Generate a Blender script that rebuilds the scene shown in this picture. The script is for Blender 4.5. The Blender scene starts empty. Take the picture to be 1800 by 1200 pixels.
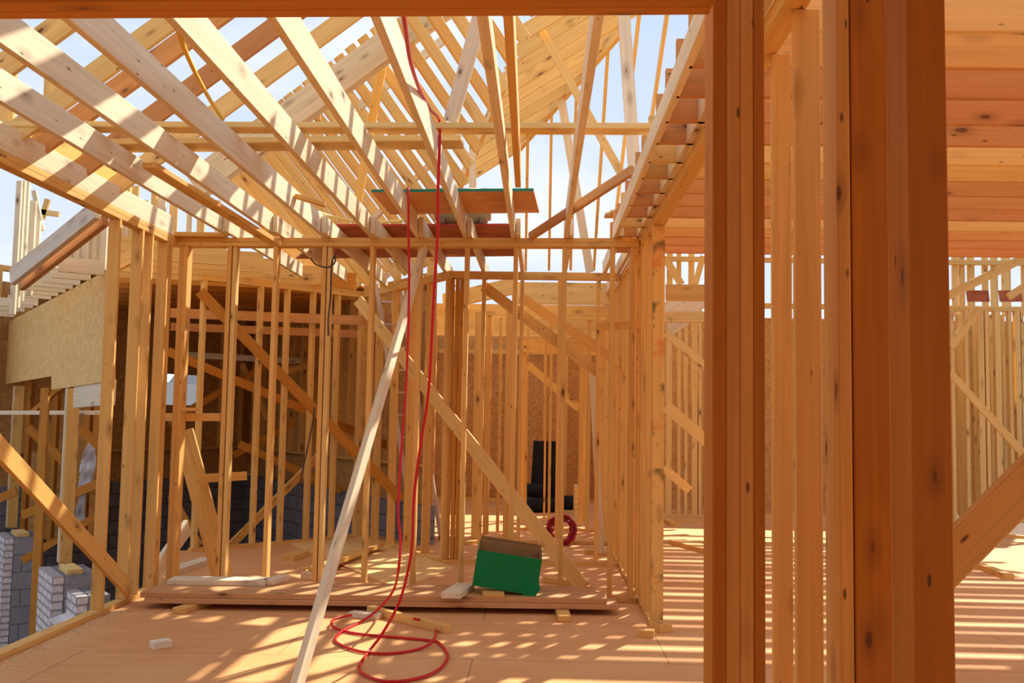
import bpy, bmesh, math, random
from mathutils import Vector, Matrix
rnd = random.Random(7)
C = bpy.context.scene.collection
SC = bpy.context.scene

# ---------------------------------------------------------------- camera
F = 1760.0                       # focal length in pixels of the 1800 x 1200 frame
EYE = Vector((0, 0, 1.5))
HT = 3.03                        # top of the wall plates


def cam_axes(vp=(948, 735), roll=-.017):
    def ax_(p, y):
        fw = Vector((math.sin(-y) * math.cos(p) * -1 * -1, math.cos(y) * math.cos(p), math.sin(p)))
        right = Vector((math.cos(y), math.sin(y), 0))
        up = right.cross(fw)
        c, s = math.cos(roll), math.sin(roll)
        return c * right - s * up, s * right + c * up, fw
    p, y = .07, .02
    for _ in range(60):
        r, u, f = ax_(p, y)
        p += (vp[1] - (600 - F * u.y / f.y)) / F
        y += (vp[0] - (900 + F * r.y / f.y)) / F
    return ax_(p, y)


RI, UP, FW = cam_axes()
cd = bpy.data.cameras.new('camera')
cam = bpy.data.objects.new('camera', cd)
C.objects.link(cam)
cam.matrix_world = Matrix(((RI.x, UP.x, -FW.x, 0), (RI.y, UP.y, -FW.y, 0), (RI.z, UP.z, -FW.z, EYE.z), (0, 0, 0, 1)))
cd.sensor_width = 36
cd.lens = F / 1800 * 36
cd.clip_start = .05
cd.clip_end = 2000
SC.camera = cam


def ray(u, v):
    return FW + RI * ((u - 900) / F) - UP * ((v - 600) / F)


def az(u, v, z):                 # the point seen at pixel u, v on the level z
    r = ray(u, v)
    return EYE + r * ((z - EYE.z) / r.z)


def ay(u, v, y):                 # ... at the depth y
    r = ray(u, v)
    return EYE + r * (y / r.y)


def ax(u, v, x):                 # ... in the plane of constant x
    r = ray(u, v)
    return EYE + r * (x / r.x)


def apl(u, v, p0, n):            # ... in any plane
    r = ray(u, v)
    return EYE + r * ((Vector(p0) - EYE).dot(n) / r.dot(n))


# ---------------------------------------------------------------- light
SUN_DIR = Vector((.55, 1.0, 1.03)).normalized()
sd = bpy.data.lights.new('sun', 'SUN')
sd.energy = 5.9
sd.angle = math.radians(.8)
sd.color = (1, .93, .8)
so = bpy.data.objects.new('sun', sd)
C.objects.link(so)
so.location = SUN_DIR * 30
so.rotation_euler = (-SUN_DIR).to_track_quat('-Z', 'Y').to_euler()

w = bpy.data.worlds.new('sky')
SC.world = w
w.use_nodes = True
nt = w.node_tree
nt.nodes.clear()
N = nt.nodes.new
out = N('ShaderNodeOutputWorld')
bg = N('ShaderNodeBackground')
tc = N('ShaderNodeTexCoord')
sep = N('ShaderNodeSeparateXYZ')
nt.links.new(tc.outputs['Generated'], sep.inputs[0])
ramp = N('ShaderNodeValToRGB')
ramp.color_ramp.elements[0].position = 0.0
ramp.color_ramp.elements[0].color = (.80, .86, .95, 1)
ramp.color_ramp.elements[1].position = .55
ramp.color_ramp.elements[1].color = (.50, .64, .93, 1)
nt.links.new(sep.outputs['Z'], ramp.inputs[0])
mp = N('ShaderNodeMapping')
mp.inputs['Scale'].default_value = (1, 1, 2.4)
nz = N('ShaderNodeTexNoise')
nz.inputs['Scale'].default_value = 3.2
nz.inputs['Detail'].default_value = 7
nz.inputs['Roughness'].default_value = .55
nt.links.new(tc.outputs['Generated'], mp.inputs[0])
nt.links.new(mp.outputs[0], nz.inputs['Vector'])
cr = N('ShaderNodeMapRange')
cr.inputs['From Min'].default_value = .47
cr.inputs['From Max'].default_value = .72
nt.links.new(nz.outputs['Fac'], cr.inputs['Value'])
mx = N('ShaderNodeMix')
mx.data_type = 'RGBA'
nt.links.new(cr.outputs[0], mx.inputs['Factor'])
nt.links.new(ramp.outputs['Color'], mx.inputs['A'])
mx.inputs['B'].default_value = (.93, .95, .98, 1)
nt.links.new(mx.outputs['Result'], bg.inputs['Color'])
bg.inputs['Strength'].default_value = .70
nt.links.new(bg.outputs[0], out.inputs[0])

vs = SC.view_settings
vs.view_transform = 'Standard'
vs.look = 'None'
vs.exposure = 0.66
vs.gamma = 1
vs.use_curve_mapping = False
SC.cycles.max_bounces = 12
SC.cycles.diffuse_bounces = 8


# ---------------------------------------------------------------- materials
def mat(name):
    m = bpy.data.materials.new(name)
    m.use_nodes = True
    t = m.node_tree
    b = t.nodes['Principled BSDF']
    b.inputs['Specular IOR Level'].default_value = .25
    return m, t, b


def node(t, kind, **kw):
    n = t.nodes.new(kind)
    for k, v in kw.items():
        n.inputs[k].default_value = v
    return n


def mixc(t, fac, a, b, blend='MIX'):
    n = t.nodes.new('ShaderNodeMix')
    n.data_type = 'RGBA'
    n.blend_type = blend
    for s, v in (('Factor', fac), ('A', a), ('B', b)):
        if isinstance(v, (int, float, tuple)):
            n.inputs[s].default_value = v
        else:
            t.links.new(v, n.inputs[s])
    return n.outputs['Result']


def math_(t, op, a, b=None, c=None):
    n = t.nodes.new('ShaderNodeMath')
    n.operation = op
    for i, v in enumerate((a, b, c)):
        if v is None:
            continue
        if isinstance(v, (int, float)):
            n.inputs[i].default_value = v
        else:
            t.links.new(v, n.inputs[i])
    return n.outputs[0]


def maprange(t, v, a, b, c=0., d=1.):
    n = t.nodes.new('ShaderNodeMapRange')
    t.links.new(v, n.inputs['Value'])
    for k, x in (('From Min', a), ('From Max', b), ('To Min', c), ('To Max', d)):
        n.inputs[k].default_value = x
    return n.outputs[0]


def make_wood(name='spruce_lumber', stain=False):
    m, t, b = mat(name)
    L = t.links.new
    tc = t.nodes.new('ShaderNodeTexCoord')
    oi = t.nodes.new('ShaderNodeObjectInfo')
    off = t.nodes.new('ShaderNodeVectorMath')
    off.operation = 'SCALE'
    off.inputs[0].default_value = (37.1, 11.3, 23.9)
    L(oi.outputs['Random'], off.inputs['Scale'])
    ad = t.nodes.new('ShaderNodeVectorMath')
    ad.operation = 'ADD'
    L(tc.outputs['Object'], ad.inputs[0])
    L(off.outputs[0], ad.inputs[1])
    # grain stretched along the board
    mpg = node(t, 'ShaderNodeMapping', Scale=(1.1, 42, 42))
    L(ad.outputs[0], mpg.inputs[0])
    g = node(t, 'ShaderNodeTexNoise', Scale=1.0, Detail=4, Roughness=.6, Distortion=.6)
    L(mpg.outputs[0], g.inputs['Vector'])
    grain = maprange(t, g.outputs['Fac'], .3, .7)
    mpb = node(t, 'ShaderNodeMapping', Scale=(.5, 9, 9))
    L(ad.outputs[0], mpb.inputs[0])
    g2 = node(t, 'ShaderNodeTexNoise', Scale=1.0, Detail=2, Roughness=.5)
    L(mpb.outputs[0], g2.inputs['Vector'])
    broad = maprange(t, g2.outputs['Fac'], .3, .7)
    col = mixc(t, grain, (.80, .80, .78, 1), (1, 1, 1, 1))
    col = mixc(t, broad, mixc(t, 1.0, col, (.93, .86, .78, 1), 'MULTIPLY'), col)
    col = mixc(t, 1.0, oi.outputs['Color'], col, 'MULTIPLY')
    # knots: a few cells of a stretched cell pattern
    mpk = node(t, 'ShaderNodeMapping', Scale=(3.6, 9, 9))
    L(ad.outputs[0], mpk.inputs[0])
    vo = node(t, 'ShaderNodeTexVoronoi', Scale=1.0, Randomness=1.0)
    L(mpk.outputs[0], vo.inputs['Vector'])
    sepc = t.nodes.new('ShaderNodeSeparateColor')
    L(vo.outputs['Color'], sepc.inputs[0])
    on = math_(t, 'GREATER_THAN', sepc.outputs[0], .4)
    size = maprange(t, sepc.outputs[1], 0, 1, .04, .17)
    d = math_(t, 'DIVIDE', vo.outputs['Distance'], size)
    core = maprange(t, d, .6, 1.1, 1, 0)
    halo = maprange(t, d, .8, 2.6, .45, 0)
    kn = math_(t, 'MULTIPLY', math_(t, 'MAXIMUM', core, halo), on)
    col = mixc(t, math_(t, 'MULTIPLY', kn, .92), col, (.13, .045, .012, 1))
    # nail marks
    mpn = node(t, 'ShaderNodeMapping', Scale=(7, 22, 22), Location=(3.3, 1.7, 9.1))
    L(ad.outputs[0], mpn.inputs[0])
    vn = node(t, 'ShaderNodeTexVoronoi', Scale=1.0, Randomness=1.0)
    L(mpn.outputs[0], vn.inputs['Vector'])
    sepn = t.nodes.new('ShaderNodeSeparateColor')
    L(vn.outputs['Color'], sepn.inputs[0])
    nn = math_(t, 'MULTIPLY', maprange(t, vn.outputs['Distance'], .07, .14, 1, 0), math_(t, 'GREATER_THAN', sepn.outputs[0], .72))
    col = mixc(t, math_(t, 'MULTIPLY', nn, .8), col, (.05, .025, .012, 1))
    if stain:                     # dark mould and red primer smears
        n1 = node(t, 'ShaderNodeTexNoise', Scale=5.0, Detail=4)
        L(ad.outputs[0], n1.inputs['Vector'])
        col = mixc(t, maprange(t, n1.outputs['Fac'], .55, .68, 0, .75), col, (.62, .17, .035, 1))
        n2 = node(t, 'ShaderNodeTexNoise', Scale=6.5, Detail=5)
        L(tc.outputs['Object'], n2.inputs['Vector'])
        col = mixc(t, maprange(t, n2.outputs['Fac'], .58, .68, 0, .8), col, (.10, .085, .03, 1))
    L(col, b.inputs['Base Color'])
    b.inputs['Roughness'].default_value = .62
    bp = node(t, 'ShaderNodeBump', Strength=.12, Distance=.002)
    L(grain, bp.inputs['Height'])
    L(bp.outputs[0], b.inputs['Normal'])
    return m


def make_osb(name, c0, c1, sc=1.0):
    m, t, b = mat(name)
    L = t.links.new
    tc = t.nodes.new('ShaderNodeTexCoord')
    cols = []
    v = node(t, 'ShaderNodeTexVoronoi', Scale=26 * sc, Randomness=1.0)
    dn = node(t, 'ShaderNodeTexNoise', Scale=7 * sc, Detail=2)
    L(tc.outputs['Object'], dn.inputs['Vector'])
    mv = t.nodes.new('ShaderNodeVectorMath')
    mv.operation = 'MULTIPLY_ADD'
    L(dn.outputs['Color'], mv.inputs[0])
    mv.inputs[1].default_value = (.25, .25, .25)
    L(tc.outputs['Object'], mv.inputs[2])
    L(mv.outputs[0], v.inputs['Vector'])
    s = t.nodes.new('ShaderNodeSeparateColor')
    L(v.outputs['Color'], s.inputs[0])
    col = mixc(t, s.outputs[0], c0, c1)
    sp = node(t, 'ShaderNodeTexNoise', Scale=38 * sc, Detail=3)
    L(tc.outputs['Object'], sp.inputs['Vector'])
    dark = maprange(t, sp.outputs['Fac'], .66, .72)
    col = mixc(t, math_(t, 'MULTIPLY', dark, .7), col, tuple(x * .3 for x in c0[:3]) + (1,))
    L(col, b.inputs['Base Color'])
    b.inputs['Roughness'].default_value = .7
    return m


def make_floor():
    m, t, b = mat('plywood_subfloor')
    L = t.links.new
    tc = t.nodes.new('ShaderNodeTexCoord')
    mp1 = node(t, 'ShaderNodeMapping', Scale=(1.2, 10, 1))
    L(tc.outputs['Object'], mp1.inputs[0])
    n1 = node(t, 'ShaderNodeTexNoise', Scale=1.6, Detail=6, Roughness=.6)
    L(mp1.outputs[0], n1.inputs['Vector'])
    n2 = node(t, 'ShaderNodeTexNoise', Scale=.9, Detail=4, Roughness=.6)
    L(tc.outputs['Object'], n2.inputs['Vector'])
    col = mixc(t, maprange(t, n1.outputs['Fac'], .3, .7), (.59, .265, .09, 1), (.68, .33, .115, 1))
    col = mixc(t, maprange(t, n2.outputs['Fac'], .42, .62), col, (.69, .36, .135, 1))
    br = t.nodes.new('ShaderNodeTexBrick')
    br.inputs['Scale'].default_value = 1
    br.inputs['Mortar Size'].default_value = .004
    br.inputs['Mortar Smooth'].default_value = .1
    br.inputs['Brick Width'].default_value = 2.44
    br.inputs['Row Height'].default_value = 1.22
    br.offset = .5
    mpb = node(t, 'ShaderNodeMapping', Location=(.85, .36, 0))
    L(tc.outputs['Object'], mpb.inputs[0])
    L(mpb.outputs[0], br.inputs['Vector'])
    col = mixc(t, math_(t, 'MULTIPLY', br.outputs['Fac'], .65), col, (.18, .07, .03, 1))
    sp = node(t, 'ShaderNodeTexNoise', Scale=22, Detail=3)
    L(mp1.outputs[0], sp.inputs['Vector'])
    col = mixc(t, maprange(t, sp.outputs['Fac'], .69, .75, 0, .5), col, (.2, .09, .04, 1))
    L(col, b.inputs['Base Color'])
    b.inputs['Roughness'].default_value = .75
    return m


def make_block(name, c0, c1, mortar, bw, bh, ms):
    m, t, b = mat(name)
    L = t.links.new
    tc = t.nodes.new('ShaderNodeTexCoord')
    sx = t.nodes.new('ShaderNodeSeparateXYZ')
    L(tc.outputs['Object'], sx.inputs[0])
    cx = t.nodes.new('ShaderNodeCombineXYZ')
    L(math_(t, 'ADD', sx.outputs['X'], sx.outputs['Y']), cx.inputs['X'])
    L(sx.outputs['Z'], cx.inputs['Y'])
    br = t.nodes.new('ShaderNodeTexBrick')
    br.inputs['Scale'].default_value = 1
    br.inputs['Brick Width'].default_value = bw
    br.inputs['Row Height'].default_value = bh
    br.inputs['Mortar Size'].default_value = ms
    br.inputs['Color1'].default_value = c0
    br.inputs['Color2'].default_value = c1
    br.inputs['Mortar'].default_value = mortar
    L(cx.outputs[0], br.inputs['Vector'])
    nz = node(t, 'ShaderNodeTexNoise', Scale=30, Detail=4)
    L(tc.outputs['Object'], nz.inputs['Vector'])
    col = mixc(t, maprange(t, nz.outputs['Fac'], .3, .7), mixc(t, 1., br.outputs['Color'], (.75, .75, .75, 1), 'MULTIPLY'), br.outputs['Color'])
    L(col, b.inputs['Base Color'])
    b.inputs['Roughness'].default_value = .9
    bp = node(t, 'ShaderNodeBump', Strength=.5, Distance=.01)
    L(math_(t, 'SUBTRACT', 1., br.outputs['Fac']), bp.inputs['Height'])
    L(bp.outputs[0], b.inputs['Normal'])
    return m


def plain(name, c, rough=.6, metal=0., noise=0., nscale=12.):
    m, t, b = mat(name)
    if noise:
        tc = t.nodes.new('ShaderNodeTexCoord')
        nz = node(t, 'ShaderNodeTexNoise', Scale=nscale, Detail=5)
        t.links.new(tc.outputs['Object'], nz.inputs['Vector'])
        d = tuple(x * (1 - noise) for x in c[:3]) + (1,)
        t.links.new(mixc(t, maprange(t, nz.outputs['Fac'], .3, .7), d, c), b.inputs['Base Color'])
    else:
        b.inputs['Base Color'].default_value = c
    b.inputs['Roughness'].default_value = rough
    b.inputs['Metallic'].default_value = metal
    return m


WOOD = make_wood()
WOODS = make_wood('stained_lumber', True)
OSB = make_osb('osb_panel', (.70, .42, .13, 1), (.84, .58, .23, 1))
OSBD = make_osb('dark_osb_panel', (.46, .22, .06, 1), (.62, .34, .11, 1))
PLY = make_osb('plywood_sheet', (.62, .30, .12, 1), (.70, .37, .16, 1), .35)
REDPLY = make_osb('red_plywood_sheet', (.34, .10, .05, 1), (.44, .15, .07, 1), .35)
FLOOR = make_floor()
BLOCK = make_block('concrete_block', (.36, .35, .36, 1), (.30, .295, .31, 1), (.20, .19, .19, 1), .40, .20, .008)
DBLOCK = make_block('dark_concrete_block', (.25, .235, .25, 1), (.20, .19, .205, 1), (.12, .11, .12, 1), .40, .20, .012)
BRICK = make_block('whitish_brick', (.86, .80, .77, 1), (.74, .67, .63, 1), (.40, .36, .34, 1), .21, .075, .012)
SOIL = plain('bare_soil', (.20, .105, .055, 1), .95, 0, .5, 2.)
GREEN = plain('green_cardboard', (.0, .20, .055, 1), .55, 0, .12, 5.)
KRAFT = plain('brown_cardboard', (.36, .19, .075, 1), .8, 0, .15)
RED = plain('red_hose', (.56, .012, .016, 1), .35)
DRED = plain('dark_red_hose', (.33, .008, .022, 1), .35)
YELLOW = plain('yellow_cord', (.86, .52, .05, 1), .6)
PALEY = plain('pale_yellow_hose', (.86, .66, .22, 1), .5)
BLACK = plain('black_felt', (.012, .012, .013, 1), .85, 0, .4)
ALU = plain('aluminium', (.62, .60, .58, 1), .35, .8)
FIBRE = plain('grey_fibreglass', (.62, .52, .42, 1), .5)
CABLE = plain('dark_cable', (.06, .05, .035, 1), .5)
GREENP = plain('green_edge_paint', (.02, .20, .12, 1), .6)
REDP = plain('red_edge_paint', (.42, .05, .025, 1), .6)
TANK = plain('weathered_grey_tank', (.42, .38, .25, 1), .5, .2, .35, 6.)
RUST = plain('rusty_steel', (.20, .13, .09, 1), .6, .5)
HOUSEW = plain('pale_house_siding', (.17, .18, .20, 1), .7)
HOUSER = plain('grey_roof_shingles', (.12, .125, .14, 1), .8)
LEAF = plain('green_hedge', (.13, .20, .05, 1), .8, 0, .6, 3.)
DARKP = plain('dark_glass', (.05, .06, .09, 1), .15)
MEMB = plain('white_membrane', (.62, .60, .60, 1), .6)
BLUEP = plain('blue_plastic', (.03, .25, .6, 1), .5)
SAW = plain('sawdust', (.86, .62, .33, 1), .95, 0, .3, 40.)
NAIL = plain('grey_steel', (.25, .25, .26, 1), .4, .8)

# lumber tones
T_STD = [(.80, .47, .135), (.82, .49, .145), (.78, .445, .125), (.81, .47, .135), (.77, .435, .12)]
T_PINK = [(.62, .30, .105), (.60, .28, .095), (.64, .32, .11), (.62, .29, .10), (.66, .37, .11)]
T_PALE = [(.85, .73, .51), (.83, .70, .47), (.87, .76, .55), (.84, .71, .49)]  # paler than the studs: the cream of sunlit joists is put into the colour
T_YEL = [(.85, .58, .21), (.83, .56, .195), (.87, .61, .235)]
T_ORG = [(.58, .235, .025), (.60, .25, .03), (.56, .22, .02)]  # darkened and saturated: the shade on the near posts is put into the tone


T_BRN = [(.66, .345, .145), (.63, .325, .13), (.68, .36, .155)]


# ---------------------------------------------------------------- builders
def tag(o, label, cat, group=None, kind='thing'):
    if label:
        o['label'] = label
    if cat:
        o['category'] = cat
    if group:
        o['group'] = group
    if kind:
        o['kind'] = kind
    return o


def link_bm(name, bm, m, parent=None, smooth=False):
    me = bpy.data.meshes.new(name)
    bm.normal_update()
    bm.to_mesh(me)
    bm.free()
    if smooth:
        for p in me.polygons:
            p.use_smooth = True
    for x in (m if isinstance(m, (list, tuple)) else [m]):
        me.materials.append(x)
    o = bpy.data.objects.new(name, me)
    C.objects.link(o)
    if parent:
        o.parent = parent
    return o


def empty(name, loc=(0, 0, 0), rz=0):
    o = bpy.data.objects.new(name, None)
    C.objects.link(o)
    o.location = loc
    o.rotation_euler = (0, 0, rz)
    return o


def box_bm(sx, sy, sz, bev=.0, c=(0, 0, 0), bm=None):
    bm = bm or bmesh.new()
    r = bmesh.ops.create_cube(bm, size=1.0)
    bmesh.ops.scale(bm, vec=(sx, sy, sz), verts=r['verts'])
    bmesh.ops.translate(bm, vec=c, verts=r['verts'])
    if bev:
        es = list({e for v in r['verts'] for e in v.link_edges})
        bmesh.ops.bevel(bm, geom=es, offset=bev, segments=1, affect='EDGES', profile=.5)
    return bm


def board(name, p0, p1, wide, thick, axis=(0, 0, 1), tones=T_STD, roll=0., label=None, cat='board', group=None, cut=0., ext=(0, 0), m=None, bev=None):
    """A length of lumber from p0 to p1 (middle of its ends); its wide side lies along axis."""
    p0, p1 = Vector(p0), Vector(p1)
    d = (p1 - p0).normalized()
    p0 = p0 - d * ext[0]
    p1 = p1 + d * ext[1]
    L = (p1 - p0).length
    a = Vector(axis)
    z = (a - d * a.dot(d)).normalized()
    y = z.cross(d)
    mid = (p0 + p1) / 2
    near = mid.y < 9.5
    bm = box_bm(L, thick, wide, (.003 if near else 0) if bev is None else bev)
    if cut:                       # ends cut at a slant
        for v in bm.verts:
            v.co.x += (v.co.z / wide) * cut * (1 if v.co.x > 0 else -1)
    o = link_bm(name, bm, m or WOOD)
    mw = Matrix((( d.x, y.x, z.x, mid.x), (d.y, y.y, z.y, mid.y), (d.z, y.z, z.z, mid.z), (0, 0, 0, 1)))
    if roll:
        mw = mw @ Matrix.Rotation(roll, 4, 'X')
    o.matrix_world = mw
    t = rnd.choice(tones)
    k = rnd.uniform(.94, 1.05)
    o.color = (t[0] * k, t[1] * k, t[2] * k, 1)
    tag(o, label, cat, group)
    return o


def stud(u, y, z0, z1, wx=.038, wy=.089, v=735, name='wall_stud', tones=T_STD, label=None, group=None, cat='stud', left=True, axis=None):
    """An upright whose left front edge is seen at pixel column u (row v) when its front face is at depth y."""
    p = ay(u, v, y)
    x = p.x + (wx / 2 if left else 0)
    return board(name, (x, y + wy / 2, z0), (x, y + wy / 2, z1), wy if wy >= wx else wx, wx if wy >= wx else wy,
                 (0, 1, 0) if wy >= wx else (1, 0, 0), tones, 0, label, cat, group)


ORD = ['first', 'second', 'third', 'fourth', 'fifth', 'sixth', 'seventh', 'eighth', 'ninth', 'tenth', 'eleventh', 'twelfth', 'thirteenth',
       'fourteenth', 'fifteenth', 'sixteenth', 'seventeenth', 'eighteenth', 'nineteenth', 'twentieth', 'twenty-first', 'twenty-second', 'twenty-third', 'twenty-fourth', 'twenty-fifth', 'twenty-sixth', 'twenty-seventh', 'twenty-eighth', 'twenty-ninth', 'thirtieth']


def tube(name, pts, r, m, parent=None, seg=8, close=False, sub=5):
    """A hose swept along a smooth line through pts."""
    P = [Vector(p) for p in pts]
    n = len(P)
    line = []
    for i in range(n if close else n - 1):
        if close:
            a, b, c, d = P[(i - 1) % n], P[i], P[(i + 1) % n], P[(i + 2) % n]
        else:
            b, c = P[i], P[i + 1]
            a = P[i - 1] if i else b * 2 - c
            d = P[i + 2] if i + 2 < n else c * 2 - b
        for k in range(sub):
            t = k / sub
            line.append(.5 * ((2 * b) + (c - a) * t + (2 * a - 5 * b + 4 * c - d) * t * t + (3 * b - a - 3 * c + d) * t ** 3))
    if not close:
        line.append(P[-1])
    bm = bmesh.new()
    rings = []
    N_ = len(line)
    ref = Vector((.31, .27, .91))
    for i, p in enumerate(line):
        q0 = line[(i - 1) % N_] if close or i else p
        q1 = line[(i + 1) % N_] if close or i < N_ - 1 else p
        t = (q1 - q0).normalized()
        x = (ref - t * ref.dot(t)).normalized()
        ref = x
        y = t.cross(x)
        rings.append([bm.verts.new(p + (x * math.cos(k / seg * math.tau) + y * math.sin(k / seg * math.tau)) * r) for k in range(seg)])
    for i in range(N_ if close else N_ - 1):
        A, B = rings[i], rings[(i + 1) % N_]
        for k in range(seg):
            bm.faces.new((A[k], A[(k + 1) % seg], B[(k + 1) % seg], B[k]))
    if not close:
        bm.faces.new(rings[0][::-1])
        bm.faces.new(rings[-1])
    bmesh.ops.recalc_face_normals(bm, faces=bm.faces)
    return link_bm(name, bm, m, parent, True)


def cyl_bm(r, h, seg=24, c=(0, 0, 0), axis='Z', r2=None, bm=None):
    bm = bm or bmesh.new()
    g = bmesh.ops.create_cone(bm, cap_ends=True, segments=seg, radius1=r, radius2=r if r2 is None else r2, depth=h)
    if axis == 'X':
        bmesh.ops.rotate(bm, verts=g['verts'], cent=(0, 0, 0), matrix=Matrix.Rotation(math.pi / 2, 3, 'Y'))
    if axis == 'Y':
        bmesh.ops.rotate(bm, verts=g['verts'], cent=(0, 0, 0), matrix=Matrix.Rotation(math.pi / 2, 3, 'X'))
    bmesh.ops.translate(bm, vec=c, verts=g['verts'])
    return bm


def prism(name, pts, h, m, parent=None):
    """A slab: polygon pts pushed by the vector h."""
    bm = bmesh.new()
    c = sum((Vector(p) for p in pts), Vector()) / len(pts)
    a = [bm.verts.new(Vector(p) - c) for p in pts]
    b = [bm.verts.new(Vector(p) - c + Vector(h)) for p in pts]
    bm.faces.new(a)
    bm.faces.new(b[::-1])
    n = len(pts)
    for i in range(n):
        bm.faces.new((a[i], b[i], b[(i + 1) % n], a[(i + 1) % n]))
    bmesh.ops.recalc_face_normals(bm, faces=bm.faces)
    o = link_bm(name, bm, m, parent)
    o.location = c
    return o



# ---------------------------------------------------------------- ground, floor, far walls
V = Vector
XL, XR = -3.2, .83               # inner faces of the left and right walls of the bay


def p1y(x):                      # front face of the near partition
    return 8.62 + (x + 3.2) / 4.03 * (8.38 - 8.62)


WA = V((-3.75, 10.85, 0))        # the floor's far left edge: bent walls round the stair well
WB = V((-2.2, 12.35, 0))
WC = V((-.93, 10.42, 0))
fl = prism('floor', [(-5.5, -4.2, 0), (6.5, -4.2, 0), (6.5, 21.5, 0), (-4.4, 21.5, 0), (-4.4, 17.6, 0), (-2.2, 13.2, 0), (-2.3, 12.48, 0), (-3.9, 10.9, 0), (-3.3, 8.6, 0), (-3.3, 1.6, 0), (-5.5, 1.6, 0)], (0, 0, -.26), FLOOR)
tag(fl, 'orange brown plywood subfloor', None, None, 'structure')
g = prism('ground', [(-60, -20, -1.5), (60, -20, -1.5), (60, 120, -1.5), (-60, 120, -1.5)], (0, 0, -.3), SOIL)
tag(g, 'bare brown soil around the house', None, None, 'structure')

# unseen deck, walls and roof boards, added to block sky and sun light
rb = prism('shade_ceiling', [(-5.5, -3.4, 3.05), (6.5, -3.4, 3.05), (6.5, 2.6, 3.05), (-5.5, 2.6, 3.05)], (0, 0, .03), OSBD)
tag(rb, 'unseen sheathed deck added over the camera to block sky light', None, None, 'structure')
tag(prism('shade_wall_rear', [(-5.5, -4.2, 0), (6.5, -4.2, 0), (6.5, -4.2, 2.1), (-5.5, -4.2, 2.1)], (0, .02, 0), OSBD), 'unseen low wall added behind the camera to dim the near posts', None, None, 'structure')
tag(prism('shade_wall_west', [(-5.5, -4.2, 0), (-5.5, 1.6, 0), (-5.5, 1.6, 3.03), (-5.5, -4.2, 3.03)], (.02, 0, 0), OSBD), 'unseen wall added left of the camera to cut sky light', None, None, 'structure')
bm = bmesh.new()
for i in range(19):  # boards out of sight, added to shade the floor of the right-hand room
    Y = 9.9 + .42 * i
    box_bm(6.2, .2 if i % 3 else .36, .03, 0, (4.2, Y, 3.62 + .175 * (Y - 9.1)), bm)
tag(link_bm('roof', bm, WOOD), 'unseen spaced roof boards added to shade the right-hand room', None, None, 'structure').color = T_STD[0] + (1,)

# ---------------------------------------------------------------- opening the picture is taken through
b0, b1 = az(-260, 36, 2.62), az(1246, 26.5, 2.62)
for k, (lab, dy) in enumerate((('far ply of the orange header beam across the top edge', -.028), ('near ply of the orange header beam across the top edge', -.084))):
    q0, q1 = b0 + V((0, dy, .12)), b1 + V((0, dy, .12))
    board('header_beam', q0, q1, .24, .0555, (0, 0, 1), T_ORG, 0, lab, 'beam', 'header beam plies')
p4 = [1252, 1276.5, 1301, 1325, 1345]
plies = ['leftmost ply of the thick four-ply post right of the open bay', 'second ply from the left of the thick four-ply post', 'third ply from the left of the thick four-ply post',
         'rightmost ply of the thick four-ply post']
for i in range(4):
    a, b = ay(p4[i], 600, 2.75).x, ay(p4[i + 1], 600, 2.75).x
    board('jack_stud', ((a + b) / 2, 2.82, .038), ((a + b) / 2, 2.82, 3.0), .14, b - a - .0008, (0, 1, 0), [T_ORG[0], T_STD[2], T_STD[3], T_ORG[1]][i:i + 1], 0, plies[i], 'stud', 'plies of the four-ply post')
a, b = ay(1474, 600, 2.75).x, ay(1497, 600, 2.75).x
board('jack_stud', ((a + b) / 2, 2.82, .038), ((a + b) / 2, 2.82, 3.0), .14, b - a, (0, 1, 0), T_STD[:1], 0, 'near upright stud with a pale left side, left of the dark vertical gap', 'stud')
a, b = ay(1500.5, 600, 2.75).x, ay(1566, 600, 2.75).x
board('jack_stud', ((a + b) / 2, 2.79, .038), ((a + b) / 2, 2.79, 3.0), b - a, .07, (1, 0, 0), T_ORG[:1], 0, 'wide orange upright right of the dark vertical gap', 'stud')
a, b = ay(1601, 600, 2.3).x, ay(1671, 600, 2.3).x
np_ = board('timber_post', ((a + b) / 2, 2.37, 0), ((a + b) / 2, 2.37, 3.0), .14, b - a, (0, 1, 0), T_ORG[2:3], 0, 'nearest thick orange post with nail holes and large knots', 'post')
board('diagonal_brace', ay(1610, 1043, 2.47), ay(1850, 802, 2.47), .098, .038, (-.7, 0, .7), T_STD[1:2], 0, 'brown diagonal brace rising right from the nearest post', 'brace')

# ---------------------------------------------------------------- right wall
rp = (XR + .0445)
board('bottom_plate', (rp, 7.38, .019), (rp, 14.6, .019), .089, .038, (1, 0, 0), T_STD, 0, 'bottom plate under the right wall studs, its near end cut off by the doorway', 'plate')
board('top_plate', (rp, 2.9, 2.973), (rp, 14.6, 2.973), .089, .038, (1, 0, 0), T_STD[:1], 0, 'lower top plate of the right wall, resting on its studs', 'plate')
board('top_plate', (rp, 2.9, 3.011), (rp, 14.6, 3.011), .089, .0375, (1, 0, 0), T_STD[1:2], 0, 'upper top plate of the right wall, under the joist ends', 'plate')
rs = [(3.45, .038), (3.88, .038), (3.918, .038), (7.42, .038), (7.46, .038), (7.86, .038), (8.05, .038), (8.28, .038), (8.32, .038), (8.62, .038), (9.0, .038), (9.4, .038), (9.8, .038), (10.2, .038), (10.44, .038), (10.6, .038), (11.0, .038), (11.4, .038),
      (11.8, .038), (12.2, .038), (12.6, .038), (13.0, .038), (13.4, .038), (13.8, .038), (14.2, .038)]
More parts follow.
